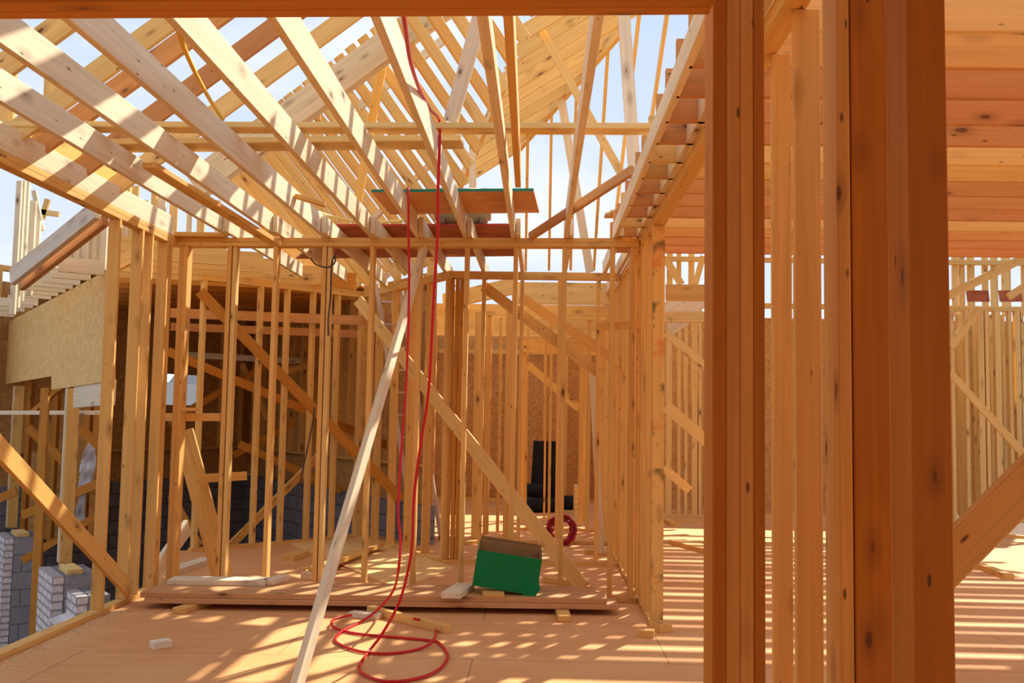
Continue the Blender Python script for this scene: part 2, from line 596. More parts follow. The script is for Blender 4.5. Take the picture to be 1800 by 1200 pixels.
for i, (y, t) in enumerate(rs):
    if i < 3:
        lab = ['wide-faced stud with a long dark crack beside the near posts', 'near ply of the doubled stud behind the four-ply post', 'far ply of the doubled stud behind the four-ply post'][i]
        xx = ay(1399, 600, 3.45).x + .0445 if i == 0 else ay(1359, 600, y).x + .037
        ww = .089 if i == 0 else .074
        board('wall_stud', (xx, y + t / 2, .0), (xx, y + t / 2, 2.953), ww, t - .0005, (1, 0, 0), T_STD[2:4], 0, lab, 'stud', 'right wall studs near the camera')
    else:
        lab = 'stud in the right wall, %s from the doorway end' % ORD[i - 3]
        if i == 3:
            lab = 'doorway end stud of the right wall with greenish stains and red streaks'
        if i == 4:
            lab = 'stud nailed behind the stained doorway end stud of the right wall'
        board('wall_stud', (rp, y + t / 2, .038), (rp, y + t / 2, 2.953), .089, t - .0005, (1, 0, 0), T_STD, 0, lab, 'stud', 'right wall studs', m=WOODS if i == 3 else None)

# joists over the right-hand room, running left to right
for i in range(-2, 14):
    y = 3.84 + .406 * i
    lab = 'pinkish joist over the right-hand room, %s from the far end' % ORD[13 - i]
    if i == 13:
        lab = 'farthest pinkish joist over the right-hand room, above the strip of sky'
    board('ceiling_joist', (.626, y + .019, HT + .14), (5.2, y + .019, HT + .14), .28, .038, (0, 0, 1), T_PINK if i % 5 else T_YEL, 0, lab, 'joist', 'joists over the right-hand room')
board('wall_stud', (4.6, 2.9, HT - .07), (4.6, 9.4, HT - .07), .14, .089, (0, 0, 1), T_STD, 0, 'long beam carrying the far ends of the pinkish joists', 'beam').name = 'carrying_beam'
for k, y in enumerate((3.0, 5.2, 7.4, 9.2)):
    board('timber_post', (4.6, y, 0), (4.6, y, HT - .142), .089, .089, (0, 1, 0), T_STD, 0, 'post under the beam of the right-hand room, %s from the far end' % ORD[3 - k], 'post', 'posts in the right-hand room')

# ---------------------------------------------------------------- near partition
PL, PR = V((XL + .002, p1y(XL) + .06, 0)), V((XR - .002, p1y(XR) + .06, 0))


def on1(u, v=735):               # x of the partition's front face under pixel column u
    p = ay(u, v, 8.5)
    return ay(u, v, p1y(p.x)).x


for z, lab in ((2.973, 'lower top plate of the near partition, nailed on its studs'), (3.011, 'upper top plate of the near partition, under the joist ends')):
    board('top_plate', PL + V((0, 0, z)), PR + V((0, 0, z)), .12, .0375, (0, 1, 0), T_STD, 0, lab, 'plate')
board('bottom_plate', PL + V((0, 0, .019)), PR + V((0, 0, .019)), .12, .038, (0, 1, 0), T_STD, 0, 'bottom plate of the near partition behind the lumber stack', 'plate')
c1 = [304, 388, 470, 557, 642, 727, 811, 898, 985, 1071]
tall = ['leftmost stud', 'second stud from the left', 'third stud from the left', 'fourth stud from the left', 'fifth stud from the left', 'sixth stud from the left',
        'fourth stud from the right', 'third stud from the right', 'second stud from the right', 'rightmost full stud']
for u, lab in zip(c1, tall):
    x = on1(u) + .019
    y = p1y(x)
    board('wall_stud', (x, y + .058, .038), (x, y + .058, 2.953), .11, .038, (0, 1, 0), T_STD, 0, lab + ' in the near partition behind the lumber stack', 'stud', 'near partition studs')
for k, (u, lab) in enumerate(((557 + 9, 'second ply beside the fourth stud of the near partition'), (388 + 9, 'second ply beside the second stud of the near partition'))):
    x = on1(u) + .019
    board('wall_stud', (x, p1y(x) + .058, .038), (x, p1y(x) + .058, 2.953), .089, .0375, (0, 1, 0), T_YEL, 0, lab, 'stud', 'near partition studs')
for k, (x, lab) in enumerate(((-3.16, 'left corner stud of the near partition against the left wall'), (-3.12, 'stud doubled onto the left corner stud of the near partition'),
                              (XR - .06, 'right end stud of the near partition against the right wall'))):
    board('wall_stud', (x, p1y(x) + .058, .038), (x, p1y(x) + .058, 2.953), .12, .0375, (0, 1, 0), T_STD[2:4], 0, lab, 'stud', 'near partition studs')
board('loose_board', ay(294, 412.5, 8.6), ay(398, 414, 8.6), .12, .036, (0, 1, 0), T_STD[4:], 0, 'short flat board lying on the left end of the near top plate', 'board')
board('short_block', ay(290, 733, 8.75), ay(388, 733, 8.72), .07, .038, (0, 0, 1), T_STD, 0, 'horizontal block nailed across the two left studs of the near partition', 'block')
board('short_block', ay(318, 719.5, 8.62), ay(347, 719.5, 8.62), .06, .03, (0, 1, 0), T_STD, 0, 'small offcut lying on the horizontal block between the left studs', 'offcut')
board('short_block', ay(347, 841, 8.85), ay(433, 836, 8.8), .075, .038, (0, 0, 1), T_STD, 0, 'short horizontal board sticking out right of the second partition stud', 'board')
board('short_block', ay(1047, 573, 8.6), ay(1128, 571, 8.6), .07, .038, (0, 0, 1), T_STD, 0, 'horizontal block between the right end studs of the near partition', 'block')

# joists over the bay: the near span ends on the near partition, the far span laps beside it
jx = [-3.222, -2.725, -2.30, -1.885, -1.47, -1.065, -.655, -.245, .205, .624, .811]
jl = ['leftmost joist over the bay, lying on the left wall', 'second joist from the left over the bay', 'third joist from the left over the bay', 'fourth joist from the left over the bay',
      'fifth joist from the left over the bay', 'sixth joist from the left over the bay', 'joist over the bay that the red hose crosses near its top', 'joist over the bay just right of the leaning white plank',
      'joist over the bay with a pale left side, under the right strip of sky', 'joist over the bay along the stepped ends of the pinkish joists', 'rim joist lying on the right wall plate']
for i, (x, lab) in enumerate(zip(jx, jl)):
    hgt = .165 if i < 9 else .125
    board('ceiling_joist', (x, 2.78, HT + hgt / 2), (x, 8.52 if i < 10 else 13.2, HT + hgt / 2), hgt, .038, (0, 0, 1), T_PALE, 0, lab, 'joist', 'near span joists over the bay')
far_end = [None, 11.0, 11.35, 11.75, 12.15, 11.7, 11.1, 10.6, 10.6, 10.6]
for i in range(1, 10):
    x = jx[i] + .043
    if far_end[i]:
        board('ceiling_joist', (x, 8.3, HT + .07), (x, far_end[i], HT + .07), .14, .038, (0, 0, 1), T_PALE, 0, 'far span joist beyond the near partition, %s from the left' % ORD[i - 1], 'joist', 'far span joists')
board('diagonal_brace', ay(262, 290, 6.4), ay(484, 428, 8.44), .10, .038, (1, 0, 0), T_STD, 0, 'long orange board slanting down to the near top plate between two joists', 'brace')
board('loose_board', ay(40, 236, 6.4), ay(208, 312, 7.7), .17, .03, (0, 0, 1), [(.88, .55, .12)], 0, 'yellow board behind the leftmost joist', 'board')  # one strong yellow tone over the whole board

# flat boards nailed on top of the joists
board('ledger_board', ay(-40, 217, 5.95) + V((0, .07, 0)), ay(1211, 221, 5.85) + V((0, .07, 0)), .14, .036, (0, 1, 0), T_YEL, 0, 'nearer long flat board lying across the tops of the joists', 'board')
board('ledger_board', ay(186, 249, 6.32) + V((0, .1, 0)), ay(811, 242, 6.28) + V((0, .1, 0)), .21, .038, (0, 1, 0), T_YEL, 0, 'farther and shorter flat board lying across the joists', 'board')
board('short_block', ay(520, 345, 7.4), ay(572, 360, 7.4), .09, .03, (0, 1, 0), T_STD, 0, 'small loose board lying on the joists left of the plywood', 'offcut')

# plywood lying on the joists
ZJ = HT + .168
o = empty('plywood_sheet')
pa = [az(653, 338, ZJ), az(938, 336, ZJ), az(948, 374, ZJ), az(686, 377, ZJ)]
s = prism('panel', pa, (0, 0, .018), PLY, o)
dv = (pa[1] - pa[0]).normalized()
e = board('painted_edge', pa[0] + V((0, -.004, .011)), pa[1] + V((0, -.004, .011)), .02, .006, (0, 0, 1), bev=0, m=GREENP, cat=None)
e.parent = o
e['label'] = 'green painted edge'
tag(o, 'plywood sheet with a green painted edge lying on the joists', 'plywood sheet')
ZK = HT + .143
o = empty('plywood_sheet')
pb = [az(592, 398, ZK + .03), az(908, 397, ZK + .03), az(915, 450, ZK), az(520, 455, ZK)]
s = prism('panel', pb, (0, 0, .018), REDPLY, o)
e = board('painted_edge', pb[0] + V((0, -.004, .011)), pb[1] + V((0, -.004, .011)), .02, .006, (0, 0, 1), bev=0, m=REDP, cat=None)
e.parent = o
e['label'] = 'red painted edge'
tag(o, 'dark red plywood sheet lying on the far span joists', 'plywood sheet')
# small tank on it
tk = empty('compressor_tank', az(812, 391, ZK + .05))
bm = cyl_bm(.16, .5, 32, axis='X')
bmesh.ops.bevel(bm, geom=[e for e in bm.edges if len(e.link_faces) == 2 and abs(e.calc_face_angle(0)) > .8], offset=.03, segments=3, affect='EDGES')
t1 = link_bm('tank_body', bm, TANK, tk, True)
t1.location = (0, .1, .17)
for sx in (-.17, .17):
    link_bm('foot', box_bm(.03, .2, .06), RUST, tk).location = (sx, .1, .03)
link_bm('pipe_stub', cyl_bm(.022, .1, 12, axis='X'), RUST, tk).location = (.29, .1, .25)
link_bm('handle', cyl_bm(.012, .2, 10, axis='X'), RUST, tk).location = (-.33, .1, .2)
link_bm('pipe_stub', cyl_bm(.012, .16, 10, axis='X'), RUST, tk).location = (-.31, .1, .12)
tag(tk, 'weathered grey tank lying on the dark red plywood', 'tank')

# ---------------------------------------------------------------- left wall
lp = XL - .045
board('bottom_plate', (lp, 2.2, .019), (lp, 8.7, .019), .089, .038, (1, 0, 0), T_STD[1:2], 0, 'bottom plate along the left edge of the floor', 'plate')
board('top_plate', (lp, 2.2, 2.973), (lp, 8.7, 2.973), .089, .038, (1, 0, 0), T_STD, 0, 'lower top plate of the left wall', 'plate')
board('top_plate', (lp, 2.2, 3.011), (lp, 8.7, 3.011), .089, .0375, (1, 0, 0), T_STD, 0, 'upper top plate of the left wall under the leftmost joist', 'plate')
for y, lab in ((7.42, 'broad-faced stud of the left wall standing alone on the plate'), (7.86, 'stud of the left wall right behind the broad-faced one'), (8.06, 'stud of the left wall with a sunlit side, left of the corner'),
               (8.40, 'near ply of the left wall corner post'), (8.44, 'middle ply of the left wall corner post'), (8.48, 'far ply of the left wall corner post')):
    board('wall_stud', (lp, y + .019, .038), (lp, y + .019, 2.953), .089, .0375, (1, 0, 0), T_STD, 0, lab, 'stud', 'left wall studs')
q0, q1 = ax(-30, 757, XL + .02), ax(228, 1036, XL + .02)
board('diagonal_brace', q0, q1, .125, .038, (0, .7, .7), T_STD[:1], 0, 'big diagonal brace running down to the foot of the left wall corner', 'brace')
# knee posts and rafters above it
for k, (u, v0, v1) in enumerate(((-2, 95, 235), (72, 150, 260), (140, 199, 300), (208, 238, 350))):
    Y = 3.25 * 1760 / (948 - u - 12)
    a, b = ay(u + 10, v1, Y), ay(u + 10, v0, Y)
    board('knee_post', (a.x, Y + .02, HT), (a.x, Y + .02, b.z + .1), .089, .038, (1, 0, 0), T_YEL, 0, 'short upright on the left wall plate under the rafters, %s from the left' % ORD[k], 'post', 'knee posts on the left wall')
SL = .77
for i, Y in enumerate((4.75, 5.35, 5.97, 6.27, 6.86, 7.42)):
    x1 = -.84 if i >= 4 else -1.1
    lab = 'left slope rafter seen between the joists, %s from the camera' % ORD[i]
    board('roof_rafter', (-3.32, Y, HT + .12), (x1, Y, HT + .12 + SL * (x1 + 3.32)), .14, .038, (0, 0, 1), [T_YEL, T_PINK][i in (3, 4)], 0, lab, 'rafter', 'left slope rafters')
for k, Y in enumerate((8.12, 8.16, 8.2)):
    board('roof_rafter', (-2.9, Y, HT + .35), (-.75, Y, HT + .35 + SL * 2.15), .235, .0385, (0, 0, 1), T_PALE, 0, '%s ply of the deep built-up rafter at the left slope end' % ['near', 'middle', 'far'][k], 'rafter', 'built-up rafter plies')
board('ridge_board', (-.80, 4.6, HT + 2.1), (-.80, 8.4, HT + 2.1), .235, .038, (0, 0, 1), T_YEL, 0, 'ridge board at the top of the left slope rafters', 'board')

# ---------------------------------------------------------------- roof beyond the bay: slanting rafters over the bent wall
wd = (V((-2.2, 12.35, 0)) - V((-.93, 10.42, 0))).normalized()
dn = V((.78, .62, -1.02)).normalized()   # downhill
base0 = V((-.93, 10.42, HT + .1))


def pix(p):
    d = V(p) - EYE
    z = d.dot(FW)
    return 900 + F * d.dot(RI) / z, 600 - F * d.dot(UP) / z


wide = dn.cross(wd).normalized()
cuts = []
k = 0
for i in range(-14, 15):
    b = base0 + wd * (.275 * i)
    a = b - dn * 3.6
    for q in range(200):          # rafters right of the valley are cut off at it
        p = a.lerp(b, q / 200)
        u, v = pix(p)
        if u > 884 - .433 * (v - 150) + 4:
            if q < 12:
                p = None
            break
        if v > 482 and u > 800:
            break
    else:
        p = b
    for q in range(200):          # ... and start at the deep built-up rafter
        a_ = a.lerp(p, q / 200) if p is not None else a
        u, v = pix(a_)
        if v > 168 - .78 * (u - 500):
            a = a_
            break
    if p is None or (p - a).length < .5 or pix(p)[1] < 20:
        continue
    if p is not b:
        cuts.append(p.copy())
    board('roof_rafter', a, p, .10, .038, wide, T_YEL if i % 2 else T_STD[1:2], 0, 'rafter slanting down to the right beyond the joists, %s from the right' % ORD[k], 'rafter', 'slanting far rafters')
    k += 1
# stair-like rafters right of the middle
for i in range(-3, 8):
    Y = 10.3 + .406 * i
    vi = 735 - 635 * 10.3 / Y
    u1 = min((696.8 - vi) / .508, 1150)
    v1 = vi - .62 * (u1 - 940)
    u0 = (696.6 - .433 * vi) / .732
    v0 = vi - .62 * (u0 - 940)
    a, b = ay(u0, v0, Y), ay(u1, v1, Y)
    board('roof_rafter', a, b, .152, .038, (0, 0, 1), T_YEL, 0, 'pale rafter in the stair-like row right of the middle, %s from the top' % ORD[i + 3], 'rafter', 'stair-like row of rafters')
a, b = ay(908, 262, 13.3), ay(1105, 36, 10.6)
board('hip_rafter', a, b, .15, .05, (0, 0, 1), T_YEL, 0, 'hip rafter along the lower right ends of the stair-like rafters', 'rafter')
board('hip_rafter', ay(806, 330, 12.4), ay(890, 136, 10.1), .15, .05, (0, 0, 1), T_YEL, 0, 'hip rafter along the left ends of the stair-like rafters', 'rafter')
board('ceiling_joist', (-.135, 2.78, HT + .09), (-.165, 6.6, HT + .09), .17, .038, (0, 0, 1), T_STD[:1], 0, 'brownish short joist right of the joist beside the leaning white plank', 'joist', 'near span joists over the bay')
# thin rafters of the back slope seen end on
for k, (ua, va, ub, vb) in enumerate(((928, 225, 924, 470), (972, 60, 965, 470), (1018, 20, 1003, 470), (1073, 20, 1044, 470), (1124, 20, 1080, 400), (1173, 20, 1120, 380))):
    b = ay(ub, vb, 16.5)
    a = ay(ua, va, 12.5)
    board('roof_rafter', a, b, .14, .04, (0, 0, 1), T_YEL, 0, 'thin back slope rafter against the sky, %s from the left' % ORD[k], 'rafter', 'thin back slope rafters')
# braces in the roof
for ua, va, ya, ub, vb, yb, w_, tn, lab in (
        (792, 214, 5.95, 846, 20, 5.7, .089, [(.78, .72, .62)], 'greyish white plank standing on the long flat board, leaning right'),
        (1096, 20, 7.2, 1116, 312, 7.0, .089, T_PALE, 'pale upright plank against the sky left of the stepped joist ends'),
        (985, 165, 12.0, 1037, 478, 12.0, .10, T_PALE, 'narrow pale brace leaning left against the sky'),
        (947, 45, 9.6, 1098, 316, 9.6, .075, T_YEL, 'yellow brace slanting down right across the stair-like rafters'),
        (932, 416, 8.4, 1112, 299, 6.9, .07, T_PINK, 'reddish board slanting up right from the near top plate'),
        (625, 192, 9.4, 782, 68, 9.2, .085, T_PALE, 'upper cross brace rising right under the slanting rafters'),
        (652, 388, 10.6, 772, 274, 10.2, .06, T_PALE, 'lower cross brace rising right under the slanting rafters'),
        (684, 48, 8.35, 628, 358, 8.7, .075, [(.86, .55, .16)], 'yellow brace dropping steeply from the deep built-up rafter'),
        (563, 158, 8.4, 560, 212, 8.4, .03, T_PINK, 'thin short stick hanging from the deep built-up rafter')):
    board('roof_brace', ay(ua, va, ya), ay(ub, vb, yb), w_, .036, (1, 0, .01) if abs(va - vb) > abs(ua - ub) else (0, 0, 1), tn, 0, lab, 'brace')
board('roof_post', ay(831, 335, 10.8), ay(831, 255, 10.8), .075, .038, (1, 0, 0), T_PALE, 0, 'short pale upright in front of the stair-like rafters', 'post')

# ---------------------------------------------------------------- second partition and the bent walls
Y2 = 10.42
x2a, x2b = -.93, XR - .01
for z, lab in ((2.973, 'lower top plate of the second partition'), (3.011, 'upper top plate of the second partition against the sky')):
    board('top_plate', (x2a, Y2 + .045, z), (x2b, Y2 + .045, z), .089, .0375, (0, 1, 0), T_STD, 0, lab, 'plate')
board('bottom_plate', (-1.05, Y2 + .045, .019), (x2b, Y2 + .045, .019), .089, .038, (0, 1, 0), T_STD, 0, 'bottom plate of the second partition', 'plate')
for k, u in enumerate((796, 804, 843, 911, 978, 1047)):
    stud(u, Y2, .038, 2.953, label='stud of the second partition, %s from the left' % ORD[k], group='second partition studs', tones=T_STD if k > 1 else T_ORG)


def wall_run(a, b, z0, z1, n, names, group, tones=T_STD, plates=True, dbl=True, skip=(), wy=.089):
    a, b = V(a), V(b)
    d = (b - a).normalized()
    nrm = d.cross(V((0, 0, 1)))
    if plates:
        board('top_plate', a + V((0, 0, z1 - .057)), b + V((0, 0, z1 - .057)), .089, .0375, nrm, tones, 0, 'lower top plate of ' + names, 'plate', group + ' plates')
        board('top_plate', a + V((0, 0, z1 - .019)), b + V((0, 0, z1 - .019)), .089, .0375, nrm, tones, 0, 'upper top plate of ' + names, 'plate', group + ' plates')
        board('bottom_plate', a + V((0, 0, z0 + .019)), b + V((0, 0, z0 + .019)), .089, .038, nrm, tones, 0, 'bottom plate of ' + names, 'plate', group + ' plates')
    for i in range(n):
        if i in skip:
            continue
        p = a + (b - a) * ((i + .12) / max(1, n - 1 + .24))
        board('wall_stud', p + V((0, 0, z0 + .038)), p + V((0, 0, z1 - .0765)), wy, .038, nrm, tones, 0, 'stud of %s, %s from its left end' % (names, ORD[i]), 'stud', group)


wall_run(WB, WC, 0, HT, 6, 'the bent wall right of the ladder foot', 'bent wall studs')
wall_run(WA, WB, 0, HT, 7, 'the wall along the dark stair well', 'stair well wall studs')
board('diagonal_brace', ay(630, 528, 11.9), ay(1025, 1033, 8.72), .13, .038, (.6, 0, .8), T_STD[1:2], 0, 'long diagonal brace with a sunlit top edge, down to the lumber stack', 'brace')
for ua, va, ya, ub, vb, yb, w_, tn, lab in (
        (850, 503, 10.55, 1052, 655, 10.55, .11, T_STD, 'lower of two parallel braces in the second partition'),
        (915, 522, 10.9, 1100, 645, 10.9, .1, T_STD, 'upper of two parallel braces in the second partition'),
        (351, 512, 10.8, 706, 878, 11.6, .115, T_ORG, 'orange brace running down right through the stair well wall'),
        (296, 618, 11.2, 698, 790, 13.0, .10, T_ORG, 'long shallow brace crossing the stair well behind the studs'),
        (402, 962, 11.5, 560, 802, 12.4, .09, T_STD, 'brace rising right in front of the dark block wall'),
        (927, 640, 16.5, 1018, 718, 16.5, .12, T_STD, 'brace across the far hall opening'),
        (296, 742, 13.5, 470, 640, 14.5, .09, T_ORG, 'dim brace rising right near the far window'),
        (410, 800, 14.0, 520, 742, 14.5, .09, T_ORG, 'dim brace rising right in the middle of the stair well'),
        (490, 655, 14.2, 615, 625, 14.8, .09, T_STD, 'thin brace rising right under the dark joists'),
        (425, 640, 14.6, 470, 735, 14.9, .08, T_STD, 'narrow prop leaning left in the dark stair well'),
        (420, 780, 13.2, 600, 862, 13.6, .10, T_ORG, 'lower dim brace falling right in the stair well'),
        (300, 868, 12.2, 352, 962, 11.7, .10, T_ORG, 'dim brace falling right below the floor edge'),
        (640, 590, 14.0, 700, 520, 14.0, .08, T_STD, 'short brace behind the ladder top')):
    board('wall_brace', ay(ua, va, ya), ay(ub, vb, yb), w_, .036, (0, 0, 1), tn, 0, lab, 'brace')
board('leaning_board', ay(322, 757, 9.0), ay(391, 1012, 8.95), .18, .038, (1, 0, .2), T_STD[:1], 0, 'wide board leaning between the two left studs of the near partition', 'board')
board('leaning_board', ay(276, 1000, 8.9), ay(330, 925, 9.4), .16, .038, (0, 0, 1), T_PALE, 0, 'pale offcut leaning on the leftmost stud of the near partition', 'board')
board('leaning_board', ay(1041, 648, 11.2), ay(1057, 972, 10.75), .07, .03, (1, 0, 0), T_PALE, 0, 'thin sunlit plank leaning on the second partition', 'board')
# the long plank across the picture
board('leaning_plank', az(505, 1262, .02), ay(744, 440, 8.34), .085, .045, (1, 0, .3), [(.85, .66, .40)], math.radians(-38), 'long pale plank leaning from the floor to the near top plate', 'plank')

# ---------------------------------------------------------------- the stair well and the room left of it
BZ = .45
q = [az(280, 850, BZ), az(430, 835, BZ), az(702, 884, BZ)]
for k, (a, b, nm, lb) in enumerate(((q[0] + V((-2.4, -2.6, 0)), q[1], 'wall_left', 'dark concrete block wall left of the stair well corner'), (q[1], q[2] + V((.3, -.4, 0)), 'wall_back', 'dark concrete block wall below the far studs'))):
    d = (b - a).normalized()
    nrm = d.cross(V((0, 0, 1)))
    if nrm.y < 0:
        nrm = -nrm
    L = (b - a).length
    bm = box_bm(L, .2, BZ + 1.5)
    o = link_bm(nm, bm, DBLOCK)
    c = (a + b) / 2 + nrm * .1
    o.location = (c.x, c.y, (BZ - 1.5) / 2)
    o.rotation_euler = (0, 0, math.atan2(d.y, d.x))
    tag(o, lb, None, None, 'structure')
    n = int(L / .406)
    ok = []
    wall_run(a + nrm * .1, b + nrm * .1, BZ, 3.0, n, ['the window wall behind the stair well', 'the far sheathed wall behind the stair well'][k], ['window wall studs', 'far sheathed wall studs'][k], T_STD,
             skip=[i_ for i_ in range(n) if 290 < pix(a + d * (i_ + .12) * L / (n - .76))[0] < 358] if k == 0 else ())
    # sheathing outside the studs
    if k == 0:
        w0, w1 = apl(297, 690, a, nrm), apl(357, 690, a, nrm)
        zw0, zw1 = apl(330, 712, a, nrm).z, apl(330, 658, a, nrm).z
        w0.z = w1.z = a.z
        skp = [w0, w1]
        segs = ((a, w0, BZ, 3.24), (w1, b + d * .45, BZ, 3.24), (w0, w1, BZ, zw0), (w0, w1, zw1, 3.24))
    else:
        segs = ((a - d * .45, (a + b) / 2, BZ, 3.24), ((a + b) / 2, b, BZ, 3.24))
    for s_, (e0, e1, za, zb) in enumerate(segs):
        bm = box_bm((e1 - e0).length, .012, zb - za)
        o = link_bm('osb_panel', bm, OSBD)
        c = (e0 + e1) / 2 + nrm * .152
        o.location = (c.x, c.y, (za + zb) / 2)
        o.rotation_euler = (0, 0, math.atan2(d.y, d.x))
        tag(o, [['OSB panel left of the stair well window', 'OSB panel right of the stair well window', 'OSB panel under the stair well window', 'OSB panel over the stair well window'],
                ['OSB panel left half of the far sheathed wall', 'OSB panel right half of the far sheathed wall']][k][s_], 'panel', 'dim sheathing panels')
# joists over that room, seen from below, and their deck
for i in range(13):
    Y = 10.2 + .5 * i
    x0, x1 = -.43 * Y, -2.5 if i > 3 else -3.25
    if Y < 12.3:
        x1 = -3.3 + (Y - 10.2) * .5
    board('ceiling_joist', (x0, Y - .35, HT + .12), (x1, Y + .1, HT + .12), .22, .038, (0, 0, 1), T_STD if i < 4 else T_ORG, 0, 'joist over the stair well, %s from the near end' % ORD[i], 'joist', 'joists over the stair well')  # deeper joists take a darker tone for the shade under the deck
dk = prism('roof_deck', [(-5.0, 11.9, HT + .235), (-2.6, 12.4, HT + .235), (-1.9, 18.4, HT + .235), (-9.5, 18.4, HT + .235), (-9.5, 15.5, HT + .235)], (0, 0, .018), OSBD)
tag(dk, 'dark sheathing deck over the stair well joists', 'deck')
for k, (v, y, w_) in enumerate(((560, 11.9, .11), (584, 13.0, .1), (632, 15.5, .09))):
    board('header_beam', ay(300, v - 10, y - .5), ay(655 if k < 2 else 560, v + 4, y), w_, .038, (0, 0, 1), T_PINK if k < 2 else T_PALE, 0, '%s horizontal beam across the stair well' % ['topmost pinkish', 'second pinkish', 'low pale'][k], 'beam')

# ---------------------------------------------------------------- far hall
wall_run((-3.2, 18.4, 0), (5.4, 18.6, 0), 0, 2.75, 22, 'the far end wall', 'far end wall studs', T_STD)
for k, (x0, x1) in enumerate(((-4.2, .57), (.55, 2.9), (2.88, 5.5))):
    bm = box_bm(x1 - x0, .012, 3.25)
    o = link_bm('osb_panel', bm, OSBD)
    o.location = ((x0 + x1) / 2, 18.66 + k * .05, 1.625)
    tag(o, 'orange OSB sheathing of the far end wall, %s sheet from the left' % ORD[k], 'panel', 'far end wall sheathing')
board('header_beam', ay(916, 606, 15.0), ay(1052, 612, 15.0), .22, .089, (0, 0, 1), T_STD, 0, 'deep header over the far hall opening', 'beam')
stud(917, 15.0, 0, 2.5, .06, .089, label='left jamb of the far hall opening', name='jamb_post', cat='post')
stud(1024, 15.0, 0, 2.5, .10, .089, label='right jamb of the far hall opening', name='jamb_post', cat='post')
board('ceiling_beam', ay(900, 515, 12.2), ay(1075, 517, 12.2), .27, .038, (0, 0, 1), T_YEL, 0, 'deep yellow beam under the second partition plates', 'beam')
board('ceiling_beam', ay(780, 530, 12.6), ay(905, 502, 11.9), .2, .038, (0, 0, 1), T_YEL, 0, 'yellow beam slanting left above the bent wall', 'beam')
for i in range(9):
    y = 12.6 + .406 * i
    board('ceiling_joist', (-1.9, y, 2.86), (XR + .6, y, 2.86), .14, .038, (0, 0, 1), T_YEL, 0, 'joist over the far hall, %s from the near end' % ORD[i], 'joist', 'joists over the far hall')
for k, (u, y, wx) in enumerate(((677, 13.4, .1), (748, 12.8, .12), (778, 13.2, .1), (832, 12.2, .089), (852, 12.6, .07), (875, 13.0, .04), (887, 11.6, .089), (924, 13.8, .03), (957, 14.4, .03), (965, 13.2, .035), (1018, 14.2, .06), (1031, 13.0, .05))):
    stud(u, y, 0.038, 2.79, wx, .089, label='stud in the far hall between the partitions, %s from the left' % ORD[k], group='far hall studs')
for k, (u0, u1, y, v) in enumerate(((826, 1066, 12.25, 958), (895, 1062, 13.6, 925))):
    board('bottom_plate', ay(u0, v, y), ay(u1, v + 3, y), .089, .038, (0, 1, 0), T_STD, 0, '%s floor plate in the far hall' % ['nearer', 'farther'][k], 'plate')
    bpy.context.scene.collection.objects[-1].location.z = .019
# rolls of roofing felt
for k, (u, v, lean) in enumerate(((946, 757, .05), (961, 757, .03), (976, 758, 0))):
    p = az(u - 3, 872, 0)
    o = empty('felt_roll', (p.x, 17.0, 0))
    bm = cyl_bm(.115, 1.12, 24, (0, 0, .56))
    link_bm('roll', bm, BLACK, o, False)
    link_bm('core', cyl_bm(.035, 1.13, 16, (0, 0, .56)), KRAFT, o)
    o.rotation_euler = (0, lean, 0)
    tag(o, 'black felt roll standing in the far hall, %s' % ['leftmost of three', 'middle of three', 'rightmost of three'][k], 'roll', 'standing felt rolls')
for k, (u, v, y, L_) in enumerate(((945, 868, 16.2, .62), (936, 858, 16.6, .5), (1003, 862, 16.8, .4))):
    p = ay(u, v, y)
    o = empty('felt_roll', (p.x, y, .115 + (.20 if k == 1 else 0)), .35 if k == 0 else 0)
    link_bm('roll', cyl_bm(.115, L_, 24, axis='X'), BLACK, o)
    link_bm('core', cyl_bm(.035, L_ + .01, 16, axis='X'), KRAFT, o)
    tag(o, ['black felt roll lying on the floor before the standing rolls', 'black felt roll lying on top of another left of the standing rolls', 'short black roll lying right of the standing rolls'][k], 'roll', 'lying felt rolls')
o = empty('lumber_pack', ay(1014, 870, 16.0))
o.location.z = 0
for k in range(5):
    bx = link_bm('lumber_end', box_bm(.09, .6, .085), WOOD, o)
    bx.location = (0, 0, .045 + .09 * k)
    bx.color = T_YEL[k % 3] + (1,)
tag(o, 'small stack of board ends beside the right jamb of the far hall', 'stack')

# ---------------------------------------------------------------- far side of the right-hand room
YR = 16.0
for z, lab in ((3.33, 'lower top plate of the far wall seen right of the posts'), (3.37, 'upper top plate of the far wall seen right of the posts')):
    board('top_plate', (1.3, YR, z), (7.6, YR, z), .089, .038, (0, 1, 0), T_YEL, 0, lab, 'plate')
board('bottom_plate', (1.3, YR, .019), (7.6, YR, .019), .089, .038, (0, 1, 0), T_YEL, 0, 'bottom plate of the far wall of the right-hand room', 'plate')
us = [1171, 1191, 1203, 1216, 1228, 1674, 1685, 1699, 1712, 1722, 1735, 1742, 1752, 1764, 1776, 1788, 1797]
for k, u in enumerate(us):
    yy = YR - .045 + (.5 if k in (6, 8, 11, 13) else 0)
    stud(u, yy, .038, 3.31, .05 if k % 3 else .089, .089, tones=T_YEL, group='far wall studs of the right-hand room',
         label=('stud of the far wall seen through the doorway, %s from the left' % ORD[k]) if k < 5 else ('stud of the far wall right of the nearest post, %s from the left' % ORD[k - 5]))
bm = box_bm(8.6, .012, 3.3)
o = link_bm('osb_panel', bm, OSBD)
o.location = (5.5, 17.4, 1.65)
tag(o, 'OSB sheathing behind the far wall studs of the right-hand room', 'panel')
